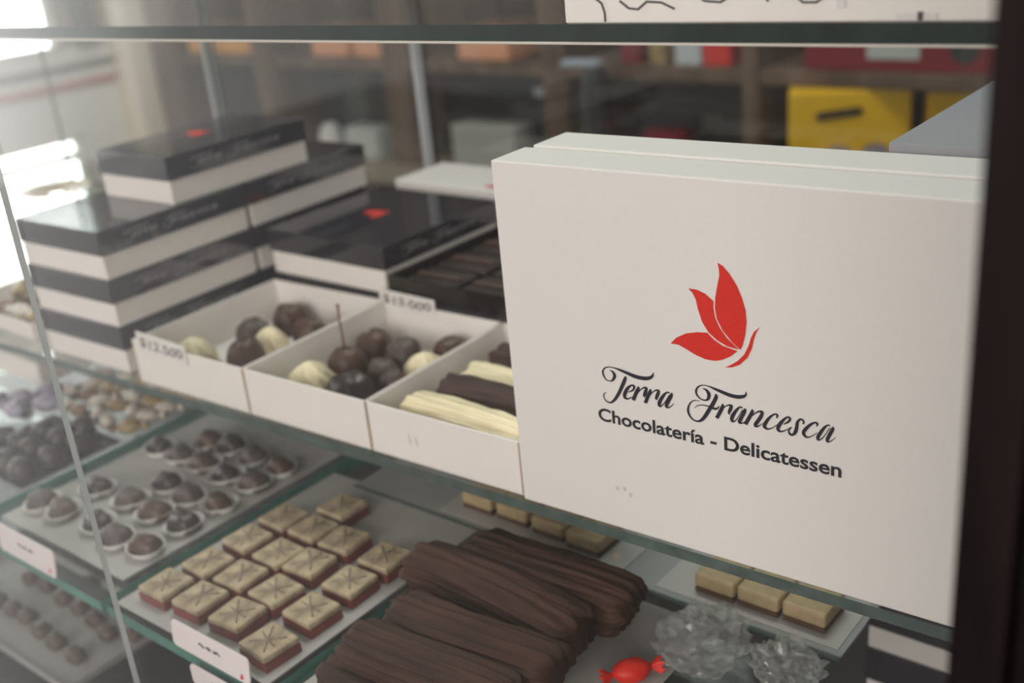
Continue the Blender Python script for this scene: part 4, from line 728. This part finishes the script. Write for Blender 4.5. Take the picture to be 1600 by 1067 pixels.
carton('crimson_carton', (-.515, 1.52, TOPZ), (-.150, 1.80, .13), 'crimson', 'dark red carton with pale label on the upper board above the yellow bags', [('pale_label', (.120, .022), (.216, .085), 'label'), ('round_mark', (.292, .042), .026, 'crate')])
# yellow bags
def yellow_bag(x, y, h, w, d, rz, label):
    e = empty('yellow_bag', (x, y, MIDZ), rz); tag(e, label, 'bag', 'yellow bags')
    bm = bmesh.new(); bx(bm, (0, 0, 0), (w, d, h), .004)
    for v in bm.verts:
        if v.co.z > h*.6: v.co.y += (d/2 - v.co.y)*.12*(v.co.z/h - .6)/.4
    finish(bm, 'bag_body', M['yellow'], e)
    bm = bmesh.new(); pts = []
    for cx, a0 in ((w*.58, -PI/2), (w*.26, PI/2)):
        for i in range(9): a = a0 + PI*i/8; pts.append((cx + .0075*math.cos(a), h - .040 + .0075*math.sin(a) + (cx - w*.42)*.10))
    for p in (.0,):
        polys(bm, [pts], lambda a, b: (a, -.0012 + max(0, (b/h - .6)/.4)*d*.06, b)); finish(bm, 'handle_slot', M['slot'], e)
    bm = bmesh.new()
    for cx, cz, r in ((w*.42, h*.47, .026), (w*.72, h*.49, .024)): polys(bm, [[(cx + r*math.cos(2*PI*i/24), cz + r*.8*math.sin(2*PI*i/24)) for i in range(24)]], lambda a, b: (a, -.0012, b))
    finish(bm, 'printed_patches', M['candy3'], e)
    bm = bmesh.new(); polys(bm, [[(w*.1, h*.10), (w*.85, h*.10), (w*.85, h*.32), (w*.1, h*.32)]], lambda a, b: (a, -.0012, b)); finish(bm, 'printed_band', M['redpaint'], e)
yellow_bag(-.510, 1.505 - .06, .227, .215, .10, .42, 'yellow carrier bag with dark handle slot on the shelving behind the gift boxes')
yellow_bag(-.285, 1.505 + .03, .220, .20, .10, .42, 'second yellow bag partly hidden by the first and by the grey carton')
# ------------------------------------------------------------------ daylight and fill light
w = bpy.data.worlds.new('sky'); S.world = w; w.use_nodes = True
N, L = w.node_tree.nodes, w.node_tree.links
bg = N['Background']
tc = N.new('ShaderNodeTexCoord'); dp = N.new('ShaderNodeVectorMath'); dp.operation = 'DOT_PRODUCT'
ld = Vector((-.90, .25, .22)).normalized(); dp.inputs[1].default_value = ld
L.new(tc.outputs['Generated'], dp.inputs[0])
rp = N.new('ShaderNodeValToRGB'); mr = N.new('ShaderNodeMapRange'); mr.inputs['From Min'].default_value = -1; mr.inputs['From Max'].default_value = 1
L.new(dp.outputs['Value'], mr.inputs['Value']); L.new(mr.outputs[0], rp.inputs[0])
el = rp.color_ramp.elements
el[0].position = .30; el[0].color = (.0105, .010, .0095, 1); el[1].position = .95; el[1].color = (.98, 1.0, 1.0, 1)
q = el.new(.55); q.color = (.020, .0195, .0185, 1)
q = el.new(.80); q.color = (.10, .10, .097, 1)
L.new(rp.outputs[0], bg.inputs['Color']); bg.inputs['Strength'].default_value = 6.5
def lamp(name, loc, size, power, col, aim):
    d = bpy.data.lights.new(name, 'AREA'); d.shape = 'RECTANGLE'; d.size = size[0]; d.size_y = size[1]; d.energy = power; d.color = col
    o = bpy.data.objects.new(name, d); COL.objects.link(o); o.location = loc
    o.rotation_euler = (Vector(aim) - Vector(loc)).to_track_quat('-Z', 'Y').to_euler(); return o
lamp('overhead_fill', (-.4, .75, 1.95), (1.2, .4), 27, (.98, .98, 1.0), (-.2, .1, .1))  # added fill from above for general brightness, no real fitting there
lamp('street_daylight', (.7, -3.0, 1.05), (3.6, 1.4), 93, (1, .975, .955), (-.1, 0, .1))
# ------------------------------------------------------------------ camera
cam = bpy.data.cameras.new('camera'); co = bpy.data.objects.new('camera', cam); COL.objects.link(co)
R = [[0.7802651990703033, 0.6187883622892981, -0.09103395968048607], [0.1714472182264788, -0.35158226031502904, -0.9203237286923429], [-0.6014915381634075, 0.702489058225894, -0.380416945719712]]
P = Vector((0.40476163851401237, -0.4693672465734612, 0.3639399154155067))
mw = Matrix(((R[0][0], -R[1][0], -R[2][0], P.x), (R[0][1], -R[1][1], -R[2][1], P.y), (R[0][2], -R[1][2], -R[2][2], P.z), (0, 0, 0, 1)))
co.matrix_world = mw
cam.sensor_width = 36.0; cam.sensor_fit = 'HORIZONTAL'; cam.lens = 1745.0 / 1600 * 36; cam.clip_start = .02
cam.dof.use_dof = True
fw = Vector(R[2]); cam.dof.focus_distance = fw.dot(Vector((.12, 0, .12)) - P); cam.dof.aperture_fstop = 5.2
S.camera = co
